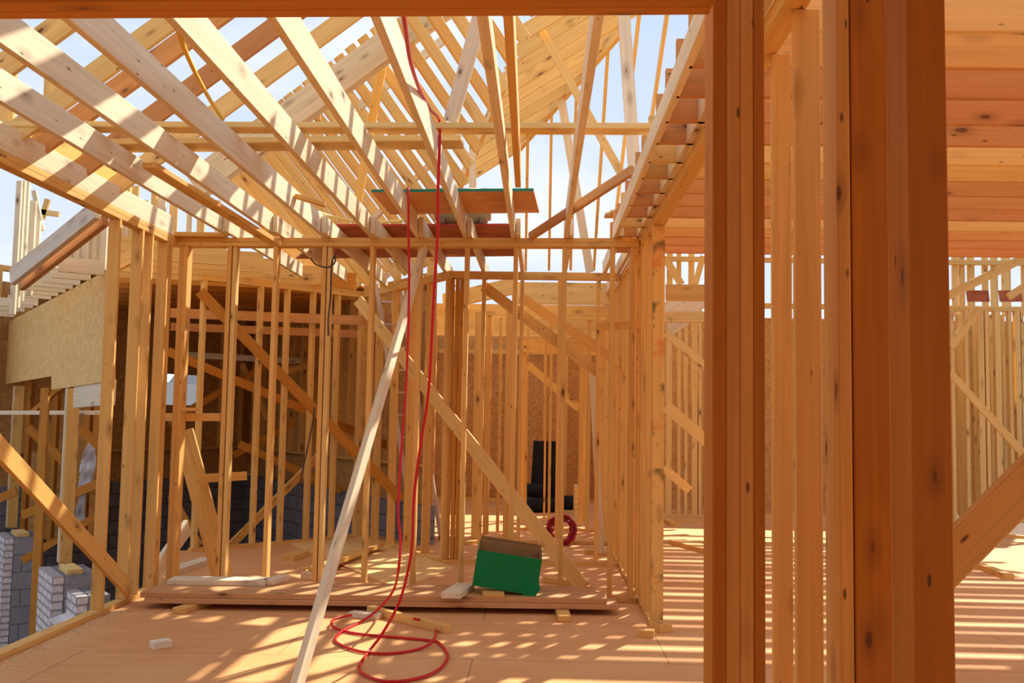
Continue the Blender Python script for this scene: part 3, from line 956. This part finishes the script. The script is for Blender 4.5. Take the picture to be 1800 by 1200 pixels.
# upper storey framing seen over that wall
for z, lab in ((4.60, 'lower plate of the upper framing under the pinkish joists'), (4.64, 'upper plate of the upper framing under the pinkish joists')):
    p = ay(1500, 459, 17.5)
    board('top_plate', (1.6, 17.5, p.z - 4.62 + z), (9.5, 17.5, p.z - 4.62 + z), .089, .038, (0, 1, 0), T_YEL, 0, lab, 'plate')
for k, (ua, ub, w_) in enumerate(((1173, 1173, .1), (1189, 1189, .08), (1211, 1211, .1), (1675, 1675, .1), (1687, 1687, .1), (1703, 1702, .12), (1728, 1728, .1), (1744, 1744, .12), (1765, 1765, .15), (1797, 1797, .1))):
    a, b = ay(ua + 4, 526, 17.6), ay(ub + 4, 440, 17.6)
    board('cripple_stud', (a.x, 17.6, a.z - .3), (a.x, 17.6, b.z + .3), w_, .04, (1, 0, 0), T_YEL, 0, 'upper framing stud against the sky, %s from the left' % ORD[k], 'stud', 'upper framing studs')
for ua, va, ub, vb, y, w_, lab in ((1660, 523, 1812, 447, 14.5, .12, 'long brace rising right under the last pinkish joist'), (1170, 455, 1198, 500, 17.2, .12, 'short brace falling right in the doorway sky gap'),
                                   (1222, 500, 1236, 450, 17.2, .10, 'short brace rising right in the doorway sky gap'), (1670, 610, 1716, 545, 14.8, .12, 'dim brace rising right behind the far wall studs'),
                                   (1172, 585, 1262, 665, 14.5, .12, 'upper brace falling right seen through the doorway'), (1172, 715, 1262, 792, 14.5, .17, 'middle brace falling right seen through the doorway'),
                                   (1168, 822, 1212, 862, 14.5, .12, 'low brace falling right seen through the doorway'), (1670, 655, 1812, 812, 14.2, .10, 'sunlit brace falling right behind the near diagonal brace'),
                                   (1772, 522, 1822, 490, 14.0, .10, 'short brace end at the right edge under the joists')):
    board('wall_brace', ay(ua, va, y), ay(ub, vb, y), w_, .04, (0, 0, 1), T_YEL, 0, lab, 'brace')
for k, (u0, u1) in enumerate(((1701, 1740), (1758, 1798))):
    a, b = ay(u0, 530, 14.6), ay(u1, 530, 14.6)
    sh = prism('plywood_sheet', [a, b, b + V((0, .04, .17)), a + V((0, .04, .17))], (0, .018, 0), REDPLY)  # upright dark sheet put in for the shaded interior above the plate
    tag(sh, 'dark red sheet set up for the shaded interior on the far wall plate, %s of two' % ['left', 'right'][k], 'plywood sheet', 'dark red plywood on the far wall')
board('header_beam', ay(1170, 514, 11.0), ay(1262, 515, 11.0), .18, .038, (0, 0, 1), T_STD, 0, 'deep header with a dark knot seen through the doorway', 'beam')
board('top_plate', ay(1169, 557, 13.2), ay(1240, 557, 13.2), .14, .089, (0, 0, 1), T_YEL, 0, 'lower beam seen through the doorway under the knotty header', 'beam')
for k, (ua, va, ub, vb) in enumerate(((1169, 548, 1210, 520), (1196, 556, 1240, 527), (1176, 580, 1206, 560))):
    board('roof_brace', ay(ua, va, 13.8), ay(ub, vb, 13.8), .17, .04, (0, 0, 1), T_PALE, 0, 'pale slanted board under the knotty header, %s' % ['left of two in the sky gap', 'right of two in the sky gap', 'lowest one'][k], 'board')

# ---------------------------------------------------------------- outside, left
A0, B0 = az(28, 937, 0), az(126, 1003, 0)
bd = (B0 - A0).normalized()
bn = V((bd.y, -bd.x, 0))          # towards the camera
if bn.y > 0:
    bn = -bn


def bay(u, v, off=0.):
    return apl(u, v, A0 + bn * off, bn)


for k, pts in enumerate(([(-90, 620), (90, 526), (90, 661), (-90, 692)], [(90.4, 526), (200, 469), (200, 668), (90.4, 685)])):
    o = prism('osb_panel', [bay(u, v) for u, v in pts], bn * -.014, OSB)
    tag(o, ['left pale OSB sheet on the bay wall outside', 'right pale OSB sheet on the bay wall outside, stepped lower'][k], 'panel', 'pale OSB sheets outside')
ZB = bay(90, 526).z
for k, (u, n2, zt) in enumerate(((18, 2, 1.8), (111, 2, 1.72))):
    p = bay(u, 800)
    for j in range(3):  # left plies paler: light on the left faces is put into the tone
        c = p + bd * (.02 + .047 * j) + bn * (-.05 - .0 * j)
        board('bay_post', (c.x, c.y, .0), (c.x, c.y, zt), .12 if j < 2 else .11, .044, bn, T_PALE if j < 2 else T_STD, 0,
              '%s ply of the %s post under the pale OSB' % (['left', 'middle', 'right'][j], ['left', 'right'][k]), 'post', 'bay post plies')
a, b = bay(126, 697), bay(172, 690)
board('header_beam', a - bn * .05, b + bd * .3 - bn * .05, .22, .07, (0, 0, 1), T_PALE, 0, 'pale header under the right OSB sheet', 'beam')
board('cross_rail', ay(-20, 725, 11.4), ay(190, 725, 10.6), .045, .06, (0, 0, 1), T_PALE, 0, 'thin horizontal rail behind the bay posts', 'rail')
for k, (ua, va, ya, ub, vb, yb, w_) in enumerate(((56, 725, 11.9, 104, 683, 11.5, .06), (50, 752, 12, 170, 865, 12, .10), (40, 905, 11.6, 172, 850, 11.5, .10), (40, 985, 11.2, 172, 905, 11.2, .08), (-10, 880, 12, 30, 862, 12, .1), (140, 752, 11.2, 176, 785, 11.2, .1))):
    board('wall_brace', ay(ua, va, ya), ay(ub, vb, yb), w_, .035, (0, 0, 1), T_ORG, 0, 'brown brace behind the bay posts, %s' % ['short one under the left OSB sheet', 'long one falling right', 'one rising right at mid height',
          'lowest one rising right', 'one at the left picture edge', 'short one beside the broad-faced stud'][k], 'brace', 'braces behind the bay posts')
pC = ay(78, 735, 10.6)
board('ground_post', ay(60, 1118, 9.9), ay(80, 682, 10.4), .085, .04, (1, 0, 0), T_ORG, 0, 'thin dark post standing on the ground between the bay posts', 'post')
for k, (u, y) in enumerate(((45, 13.2), (92, 13.0), (-8, 13.5), (150, 12.4), (165, 12.3))):
    stud(u, y, -.2, 2.4, .06, .09, tones=T_ORG, label='dim stud behind the bay wall, %s' % ['right of the left post', 'left of the right post', 'at the picture edge', 'right of the right post', 'beside the broad-faced stud'][k], group='dim studs behind the bay')
for k, (u0, u1, v0, v1) in enumerate(((88, 180, 690, 960), (-30, 20, 690, 950), (46, 88, 795, 960))):
    a = ay(u0, v1, 13.6)
    b = ay(u1, v1, 13.6)
    o = prism('osb_panel', [(a.x, 13.6, -.25), (b.x, 13.6, -.25), (b.x, 13.6, ay(u0, v0, 13.6).z), (a.x, 13.6, ay(u0, v0, 13.6).z)], (0, .012, 0), OSBD)
    tag(o, ['dim OSB panel behind the right bay post', 'dim OSB panel at the left picture edge', 'dim OSB panel under the small window'][k], 'panel', 'dim panels behind the bay')
# eave over the bay: lookouts, uprights and a sloping rake board
EL = [(104, 452, 184, 473), (90, 467, 159, 483), (75, 478, 141, 493), (62, 488, 128, 500), (50, 499, 115, 509), (38, 508, 102, 516), (28, 517, 90, 523), (17, 523, 67, 530), (2, 530, 58, 540), (-5, 538, 43, 549), (-20, 548, 25, 560)]
EU = []
for i, (u0, v0, u1, v1) in enumerate(EL):
    p = bay(u1, v1 - 8)
    p.z = ZB + .05
    e_ = p
    for q in range(120):
        e_ = p + bn * (.02 * q)
        if pix(e_)[0] < u0:
            break
    board('eave_lookout', p, e_, .13 if i == 0 else .10, .038, (0, 0, 1), T_PALE, 0, 'eave joist over the pale OSB sheets, %s from the right' % ORD[i], 'joist', 'eave joists over the bay')
    EU.append((p, e_))
for i, (u, vt) in enumerate(((180, 396), (164, 388), (150, 386), (133, 400), (119, 410), (106, 422), (92, 433), (81, 445), (72, 450), (62, 457), (50, 470), (38, 482))):
    if i < 6:
        c = EU[0][0].lerp(EU[0][1], i / 5.5) + V((.0, .08, 0))
    else:
        c = EU[i - 5][1] + V((.01, .06, 0))
    p = ay(u, 440, c.y)
    zt = ay(u, vt, c.y).z
    board('eave_upright', (p.x, c.y, ZB + .05), (p.x, c.y, max(zt, ZB + .2)), .075, .036, (1, 0, 0), T_PALE, 0, 'short upright over the eave joists, %s from the right' % ORD[i], 'stud', 'eave uprights')
a, b = ay(22, 487, 8.6), ay(170, 368, 7.6)
board('rake_board', a, b, .15, .05, (0, 0, 1), [(.82, .72, .58)], 0, 'greyish sloping rake board outside the left wall', 'board')
board('rake_board', a + V((.02, .12, -.06)), b + V((.02, .12, -.06)), .09, .05, (0, 0, 1), T_PINK, 0, 'pinkish board under the sloping rake board', 'board')
for k, (u, v0, v1, w_) in enumerate(((26, 480, 318, .05), (33, 470, 318, .05), (41, 460, 318, .05), (53, 452, 353, .075), (63, 440, 388, .075))):
    a, b = ay(u, v0, 9.4 + .25 * k), ay(u, v1, 9.4 + .25 * k)
    board('gable_upright', (a.x, a.y, a.z - .4), (a.x, a.y, b.z), w_, .038, (1, 0, 0), T_PALE, 0, 'tall pale upright behind the sloping rake board, %s from the left' % ORD[k], 'stud', 'gable uprights')
board('roof_brace', ay(60, 335, 10.5), ay(74, 405, 10.5), .05, .03, (1, 0, 0), T_PALE, 0, 'sunlit thin brace above the sloping rake board', 'brace')
board('roof_brace', ay(70, 372, 11), ay(104, 377, 11), .06, .03, (0, 0, 1), T_YEL, 0, 'small horizontal board against the sky above the rake board', 'board')
board('roof_brace', ay(84, 350, 11), ay(74, 385, 11), .06, .03, (1, 0, 0), T_YEL, 0, 'small upright board against the sky above the rake board', 'board')
board('header_beam', ay(204, 466, 9.3), ay(252, 441, 8.95), .13, .04, (0, 0, 1), T_STD, 0, 'short sloping header seen between the left wall studs', 'beam')
# gable framing beyond the near partition, seen under the left joists
for k, (u, w_) in enumerate(((206, .09), (219, .06), (233, .10), (252, .09), (268, .06), (281, .10), (303, .09), (331, .05), (352, .09), (381, .06))):
    a, b = ay(u, 425, 10.9 + .12 * k), ay(u, 318 + 4.5 * k if k % 3 else 352, 10.9 + .12 * k)
    board('gable_upright', (a.x, a.y, HT + .245), (a.x, a.y, max(b.z, HT + .5)), w_, .038, (1, 0, 0), T_PALE if k % 2 else T_YEL, 0, 'upright over the stair well joists beyond the left joists, %s from the left' % ORD[k], 'stud', 'uprights over the stair well')
# piers
ang = math.atan2(bd.y, bd.x)


def pier(nm, corner, zt, zb, lab, L=.7, cap=True, thick=.30):
    """Block pier with a brick skin outside; corner is the outer near corner of its top."""
    o = empty(nm, (corner.x, corner.y, zt), ang)     # local x runs along the bay wall towards the camera, local y inwards
    if (Matrix.Rotation(ang, 3, 'Z') @ V((0, 1, 0))).dot(bn) > 0:
        sg = -1
    else:
        sg = 1
    h = zt - zb
    link_bm('blockwork', box_bm(L, thick, h, .006, (-L / 2, sg * (.105 + thick / 2), -h / 2)), BLOCK, o)
    link_bm('brickwork', box_bm(L, .10, h, .004, (-L / 2, sg * .05, -h / 2)), BRICK, o)
    if cap:
        c_ = link_bm('sill_block', box_bm(.42, .14, .05, .004, (-.26, sg * .2, .025)), WOOD, o)
        c_.color = T_YEL[0] + (1,)
    tag(o, lab, 'pier')
    return o


pier('block_pier', az(8, 946, 0), 0, -1.5, 'concrete block pier under the left bay post')
pier('block_pier', az(92, 1014, 0), 0, -1.5, 'concrete block pier with brick skin under the right bay post')
sl = az(92, 1014, 0) + bd * .02
o = empty('brick_sill', (sl.x, sl.y, -.36), ang)
for j in range(8):
    sb = link_bm('sill_brick', box_bm(.062, .30, .09, .005), BRICK, o)
    sb.location = (.04 + .075 * j, (-1 if (Matrix.Rotation(ang, 3, 'Z') @ V((0, 1, 0))).dot(bn) > 0 else 1) * .14, 0)
    sb.rotation_euler = ((.3 if (Matrix.Rotation(ang, 3, 'Z') @ V((0, 1, 0))).dot(bn) > 0 else -.3) * -1, 0, 0)
link_bm('brickwork', box_bm(.64, .3, 1.05, .004, (.33, (-1 if (Matrix.Rotation(ang, 3, 'Z') @ V((0, 1, 0))).dot(bn) > 0 else 1) * .2, -.61)), BRICK, o)
tag(o, 'sloping whitish brick sill at the foot of the right bay pier', 'sill')
c2 = az(134, 1049, -.12)
pier('brick_pier', c2, -.12, -1.5, 'low white brick pier behind the broad-faced stud', .5, False, .18)
# houses far away
hz = empty('neighbour_house', (-16.5, 34, -1.5))
link_bm('wall', box_bm(8, 6, 4.0, .0, (0, 0, 2.0)), HOUSEW, hz)
rf = prism('roof', [(-4.4, -3.4, 0), (4.4, -3.4, 0), (4.4, 0, 1.6), (-4.4, 0, 1.6)], (0, 0, .12), HOUSER, hz)
rf.location = rf.location + V((0, 0, 4.0))
wn = link_bm('window', box_bm(.9, .08, 1.3), HOUSEW, hz)
wn.location = (-.4, -3.02, 2.2)
gl = link_bm('pane', box_bm(.75, .06, 1.15), DARKP, wn)
gl.location = (0, -.03, 0)
tag(hz, 'pale neighbouring house seen through the gap between the bay posts', 'house')
hz = empty('neighbour_house', (-10.5, 44, -1.5))
link_bm('wall', box_bm(9, 6, 3.6, .0, (0, 0, 1.8)), HOUSEW, hz)
rf = prism('roof', [(-5, -3.6, 0), (5, -3.6, 0), (5, 0, 1.8), (-5, 0, 1.8)], (0, 0, .12), HOUSER, hz)
rf.location = rf.location + V((0, 0, 3.6))
tag(hz, 'grey roofed house seen through the stair well window', 'house')
bm = bmesh.new()
for k in range(60):
    g_ = bmesh.ops.create_icosphere(bm, subdivisions=1, radius=rnd.uniform(.6, 1.5))
    bmesh.ops.translate(bm, verts=g_['verts'], vec=(rnd.uniform(-30, 6), 58 + rnd.uniform(-2, 2), rnd.uniform(-1, 2.6)))
o = link_bm('hedge', bm, LEAF)
tag(o, 'green trees behind the grey roofed house', 'hedge', None, 'stuff')

# ---------------------------------------------------------------- things on the floor
def lay(name, u0, v0, u1, v1, w_, t_, label, z=0., tones=T_STD, cat='offcut', group=None):
    a, b = az(u0, v0, z), az(u1, v1, z)
    return board(name, a + V((0, 0, t_ / 2)), b + V((0, 0, t_ / 2)), w_, t_, V((-(b - a).y, (b - a).x, 0)), tones, 0, label, cat, group)


# the low stack of wide boards
zs = .045
s0, s1 = az(252, 1071, 0), az(1088, 1083, 0)
d = (s1 - s0).normalized()
nb = V((-d.y, d.x, 0))
lo = board('wide_board', s0 + nb * .15 + V((0, 0, zs + .02)), s1 + nb * .15 + V((0, 0, zs + .02)), .285, .038, nb, T_BRN, 0, 'lower wide board of the low lumber stack, in front', 'board', 'boards of the low lumber stack')
board('wide_board', s0 + nb * .45 + V((0, 0, zs + .02)), s1 + nb * .45 + d * -.05 + V((0, 0, zs + .02)), .285, .038, nb, T_BRN, 0, 'lower wide board of the low lumber stack, at the back', 'board', 'boards of the low lumber stack')
board('wide_board', s0 + nb * .17 + d * -.04 + V((0, 0, zs + .060)), s1 + nb * .17 + d * -.09 + V((0, 0, zs + .060)), .285, .040, nb, T_BRN, 0, 'upper wide board of the low lumber stack, in front', 'board', 'boards of the low lumber stack')
board('wide_board', s0 + nb * .46 + d * -.02 + V((0, 0, zs + .060)), s1 + nb * .46 + d * -.14 + V((0, 0, zs + .060)), .285, .040, nb, T_BRN, 0, 'upper wide board of the low lumber stack, at the back', 'board', 'boards of the low lumber stack')
ZT = zs + .081
for u, v, lab in ((315, 1078, 'wood block propping the left end of the lumber stack'), (992, 1092, 'wood block propping the right end of the lumber stack')):
    p = az(u, v, 0)
    a = p + V((.10, .5, 0)) if u < 500 else p + V((-.02, .5, 0))
    board('prop_block', p + V((0, -.02, .022)), a + V((0, 0, .022)), .10, .043, (1, 0, 0), T_STD, 0, lab, 'block')
lay('loose_board', 300, 1024, 470, 1026, .20, .04, 'pale board lying on the left end of the lumber stack', ZT, T_PALE, 'board')
lay('loose_offcut', 792, 1052, 818, 1034, .15, .045, 'square pale offcut on the lumber stack left of the green box', ZT, T_PALE)
lay('loose_offcut', 848, 1046, 885, 1046, .16, .03, 'flat offcut under the green box', ZT, T_STD)
lay('loose_offcut', 470, 1028, 500, 1018, .10, .04, 'small pale offcut on the lumber stack beside the third stud', ZT, T_PALE)
# green cardboard box
gx = empty('cardboard_box', az(886, 1046, ZT), .02)
gx.location.y += .16
gx.location.z += .05
W_, D_, H_ = .50, .30, .285
fr = link_bm('box_body', bmesh.new(), GREEN, gx)
bm = bmesh.new()
for sx, sy, sz, cx_, cy_, cz_ in ((W_, .006, H_, 0, -D_ / 2, H_ / 2), (W_, .006, H_ + .01, 0, D_ / 2, H_ / 2 + .005), (.006, D_, H_, -W_ / 2, 0, H_ / 2), (.006, D_, H_, W_ / 2, 0, H_ / 2), (W_, D_, .006, 0, 0, .003)):
    box_bm(sx, sy, sz, 0, (cx_, cy_, cz_), bm)
bm.to_mesh(fr.data)
bm.free()
ins = bmesh.new()
for sx, sy, sz, cx_, cy_, cz_ in ((W_ - .014, .004, H_ + .02, 0, D_ / 2 - .006, H_ / 2 + .01), (.004, D_ - .01, H_ - .01, -W_ / 2 + .006, 0, H_ / 2), (.004, D_ - .01, H_ - .01, W_ / 2 - .006, 0, H_ / 2)):
    box_bm(sx, sy, sz, 0, (cx_, cy_, cz_), ins)
link_bm('box_lining', ins, KRAFT, gx)['label'] = 'brown inside of the box'
fl_ = link_bm('box_flap', box_bm(W_ * .98, .005, .035), KRAFT, gx)
fl_.location = (0, D_ / 2 - .004, H_ + .03)
fl_.rotation_euler = (.25, 0, 0)
tr = prism('torn_corner', [(.14, -D_ / 2 - .006, .0), (.245, -D_ / 2 - .006, .14), (.275, -D_ / 2 - .02, .06), (.22, -D_ / 2 - .02, -.045), (.17, -D_ / 2 - .012, -.05)], (0, .012, 0), GREEN, gx)
gx.rotation_euler = (math.radians(6), math.radians(8), .02)
tag(gx, 'open green cardboard box standing tilted on the lumber stack', 'box')

for nm, args in (
        ('loose_offcut', (266, 1141, 298, 1136, .07, .05, 'small pale offcut alone on the floor at lower left')),
        ('loose_offcut', (617, 1083, 668, 1088, .09, .04, 'pale offcut at the left end of the short stick on the floor')),
        ('loose_stick', (650, 1078, 786, 1113, .06, .06, 'short stick lying on the floor among the red hose loops')),
        ('loose_offcut', (1121, 1118, 1150, 1120, .08, .05, 'wedge offcut before the doorway end plate')),
        ('loose_offcut', (1150, 1105, 1172, 1112, .10, .06, 'block under the stained doorway end stud')),
        ('loose_board', (1190, 955, 1260, 974, .22, .05, 'wide offcut lying on the floor beyond the doorway')),
        ('loose_board', (1170, 915, 1186, 925, .12, .05, 'short board end on the floor beyond the doorway')),
        ('loose_board', (506, 986, 535, 975, .13, .06, 'block lying on the floor beyond the third partition stud')),
        ('loose_board', (545, 1012, 660, 965, .10, .05, 'lower of two boards lying crosswise beyond the long plank')),
        ('loose_board', (960, 1022, 1015, 1030, .10, .05, 'board lying on the floor behind the second stud from the right')),
        ('loose_board', (1035, 972, 1062, 976, .14, .05, 'block at the foot of the thin sunlit plank')),
        ('loose_board', (815, 958, 905, 945, .08, .04, 'board lying on the floor behind the green box')),
        ('loose_board', (540, 1018, 560, 1012, .14, .06, 'pale block beside the fourth partition stud')),
        ('loose_board', (300, 1010, 365, 988, .14, .05, 'pale board lying behind the leftmost partition stud')),
        ('loose_board', (1690, 985, 1775, 1018, .09, .05, 'board lying on the floor under the near diagonal brace')),
        ('loose_board', (1735, 942, 1830, 948, .09, .04, 'thin board lying on the floor at the right picture edge')),
        ('loose_board', (1172, 917, 1240, 918, .08, .04, 'plate lying on the floor beyond the doorway offcuts')),
        ('loose_board', (850, 900, 920, 893, .1, .04, 'board lying on the far hall floor'))):
    lay(nm, *args[:6], args[6], 0., T_PALE if 'pale' in args[6] else T_STD)
a = lay('loose_board', 550, 1006, 668, 960, .10, .045, 'upper of two boards lying crosswise beyond the long plank', .052)
pw = [az(505, 955, 0), az(630, 938, 0), az(800, 1000, 0), az(700, 1036, 0)]
o = prism('plywood_sheet', [pw[0], pw[1], pw[2], pw[3]], (0, 0, .015), OSB)
tag(o, 'thin plywood sheet lying on the floor behind the near partition', 'plywood sheet')
# coil of dark red hose, leaning on the second partition
ck = empty('hose_coil', az(985, 957, 0))
for k in range(16):
    r_ = .15 + rnd.uniform(-.04, .03)
    tl = rnd.uniform(-.12, .12)
    pts = []
    for j in range(20):
        th = j / 20 * math.tau
        pts.append((r_ * math.cos(th) + rnd.uniform(-.004, .004) + rnd.uniform(-.01, .03), (k - 8) * .009 + .05 * math.sin(th + tl), .175 + r_ * 1.02 * math.sin(th)))
    tube('hose_loop', pts, .009, DRED, ck, 8, True)
tag(ck, 'dark red hose coil leaning in the second partition', 'hose coil')
# red hose
P = []
for u, v, y in ((704, -10, 3.1), (712, 45, 3.5), (722, 110, 4.2), (738, 158, 4.9), (756, 192, 5.6), (771, 209, 5.92), (773, 240, 5.9), (770, 335, 5.9), (769, 417, 5.95), (762, 530, 6.05), (754, 680, 6.15), (741, 770, 6.25), (728, 870, 6.35), (724, 960, 6.35), (715, 1012, 6.4)):
    P.append(ay(u, v, y))
for u, v in ((700, 1062), (670, 1115), (648, 1145), (631, 1171), (640, 1185), (675, 1197), (725, 1194), (767, 1179), (787, 1155), (777, 1135), (760, 1126), (700, 1120), (640, 1115), (605, 1109), (584, 1100), (585, 1090), (600, 1084), (618, 1081)):
    P.append(az(u, v, .012 if v > 1100 else .03))
P[15] = az(700, 1062, .32)
P[16] = az(672, 1113, .12)
h1 = tube('red_hose', P, .0095, RED)
tag(h1, 'red hose hanging from the nearer flat board down to loops on the floor', 'hose')
P = []
for u, v, y in ((716, 331, 7.5), (718, 336, 7.33), (718, 400, 7.33), (719, 500, 7.3), (717, 600, 7.3), (713, 690, 7.25), (704, 812, 7.2), (700, 900, 7.1), (704, 950, 7.05), (700, 1003, 7.0)):
    P.append(ay(u, v, y))
for u, v, z in ((690, 1040, .2), (662, 1073, .06), (635, 1092, .012), (605, 1107, .012), (589, 1122, .012), (600, 1134, .012), (640, 1146, .012), (688, 1148, .012), (737, 1140, .012), (760, 1127, .03), (766, 1108, .012), (755, 1093, .03), (727, 1087, .07)):
    P.append(az(u, v, z))
h2 = tube('red_hose', P, .0095, RED)
tag(h2, 'red hose hanging from the green edged plywood down to loops on the floor', 'hose')
# cords
t_ = tube('yellow_rope', [ay(u, v, y) for u, v, y in ((311, 45, 4.0), (318, 70, 4.1), (335, 110, 4.5), (352, 145, 4.9), (372, 180, 5.4), (392, 210, 5.88))], .011, YELLOW)
tag(t_, 'yellow rope hanging between the joists at upper left', 'rope')
t_ = tube('yellow_hose', [az(u, v, HT + .18) for u, v in ((548, 368), (575, 378), (610, 386), (650, 390), (690, 389), (712, 387))], .012, PALEY)
tag(t_, 'pale yellow hose lying over the joists left of the tank', 'hose')
t_ = tube('dark_cable', [ay(u, v, 8.4) for u, v in ((545, 453), (555, 464), (575, 470), (588, 462), (589, 448), (584, 460), (582, 480), (581, 520), (577, 560), (577, 590))], .007, CABLE)
tag(t_, 'dark cable looped on the near partition studs', 'cable')
t_ = tube('dark_cable', [ay(u, v, 11.2) for u, v in ((553, 715), (549, 745), (540, 790), (527, 850), (520, 890), (510, 940))], .008, CABLE)
tag(t_, 'dark cable hanging before the block wall', 'cable')
# ladder
ld = empty('step_ladder')
r0, r1 = az(729, 950, 0), az(776, 948, 0)
e0, e1 = ay(662, 498, 11.9), ay(703, 500, 11.9)
for a_, b_ in ((r0, e0), (r1, e1)):
    q_ = board('ladder_rail', a_, b_, .075, .052, (0, 1, 0), m=FIBRE, cat=None, bev=.003)
    q_.parent = ld
for k in range(11):
    t = (k + .6) / 11.4
    a_, b_ = r0.lerp(e0, t), r1.lerp(e1, t)
    q_ = board('ladder_rung', a_, b_, .05, .02, (0, 1, 0), m=ALU, cat=None, bev=.002)
    q_.parent = ld
for a_ in (r0, r1):
    q_ = link_bm('rubber_foot', box_bm(.05, .10, .05, .006), BLACK, ld)
    q_.location = a_ + V((0, 0, .025))
tag(ld, 'grey ladder with bright rungs leaning behind the near partition', 'ladder')
# membrane roll and debris outside
p = ay(149, 850, 11.9)
bm = bmesh.new()
bmesh.ops.create_grid(bm, x_segments=6, y_segments=24, size=.5)
for v_ in bm.verts:
    x_, y_ = v_.co.x, v_.co.y
    v_.co = V((x_ * .13 * (1 + .4 * math.sin(y_ * 9)), .03 * math.sin(x_ * 14 + y_ * 17) + .02 * math.sin(y_ * 31), y_ * 1.1))
bmesh.ops.solidify(bm, geom=bm.faces[:], thickness=.004)
o = link_bm('membrane_sheet', bm, MEMB, None, True)
o.location = p
o.rotation_euler = (0, .12, .2)
tag(o, 'crumpled white membrane hanging behind the right bay post', 'sheet')
# sawdust along the left plate
bm = bmesh.new()
for k in range(420):
    t = rnd.random()
    y = 5.4 + 2.4 * t
    x = XL + .01 + abs(rnd.gauss(0, .05)) * (1 + (1 - t) * 1.5)
    g_ = bmesh.ops.create_cube(bm, size=1)
    s_ = rnd.uniform(.004, .012)
    bmesh.ops.scale(bm, verts=g_['verts'], vec=(s_ * rnd.uniform(1, 3), s_, .003))
    bmesh.ops.rotate(bm, verts=g_['verts'], cent=(0, 0, 0), matrix=Matrix.Rotation(rnd.uniform(0, 3), 3, 'Z'))
    bmesh.ops.translate(bm, verts=g_['verts'], vec=(x, y, .0015))
o = link_bm('sawdust', bm, SAW)
tag(o, 'pale sawdust along the left bottom plate', 'sawdust', None, 'stuff')
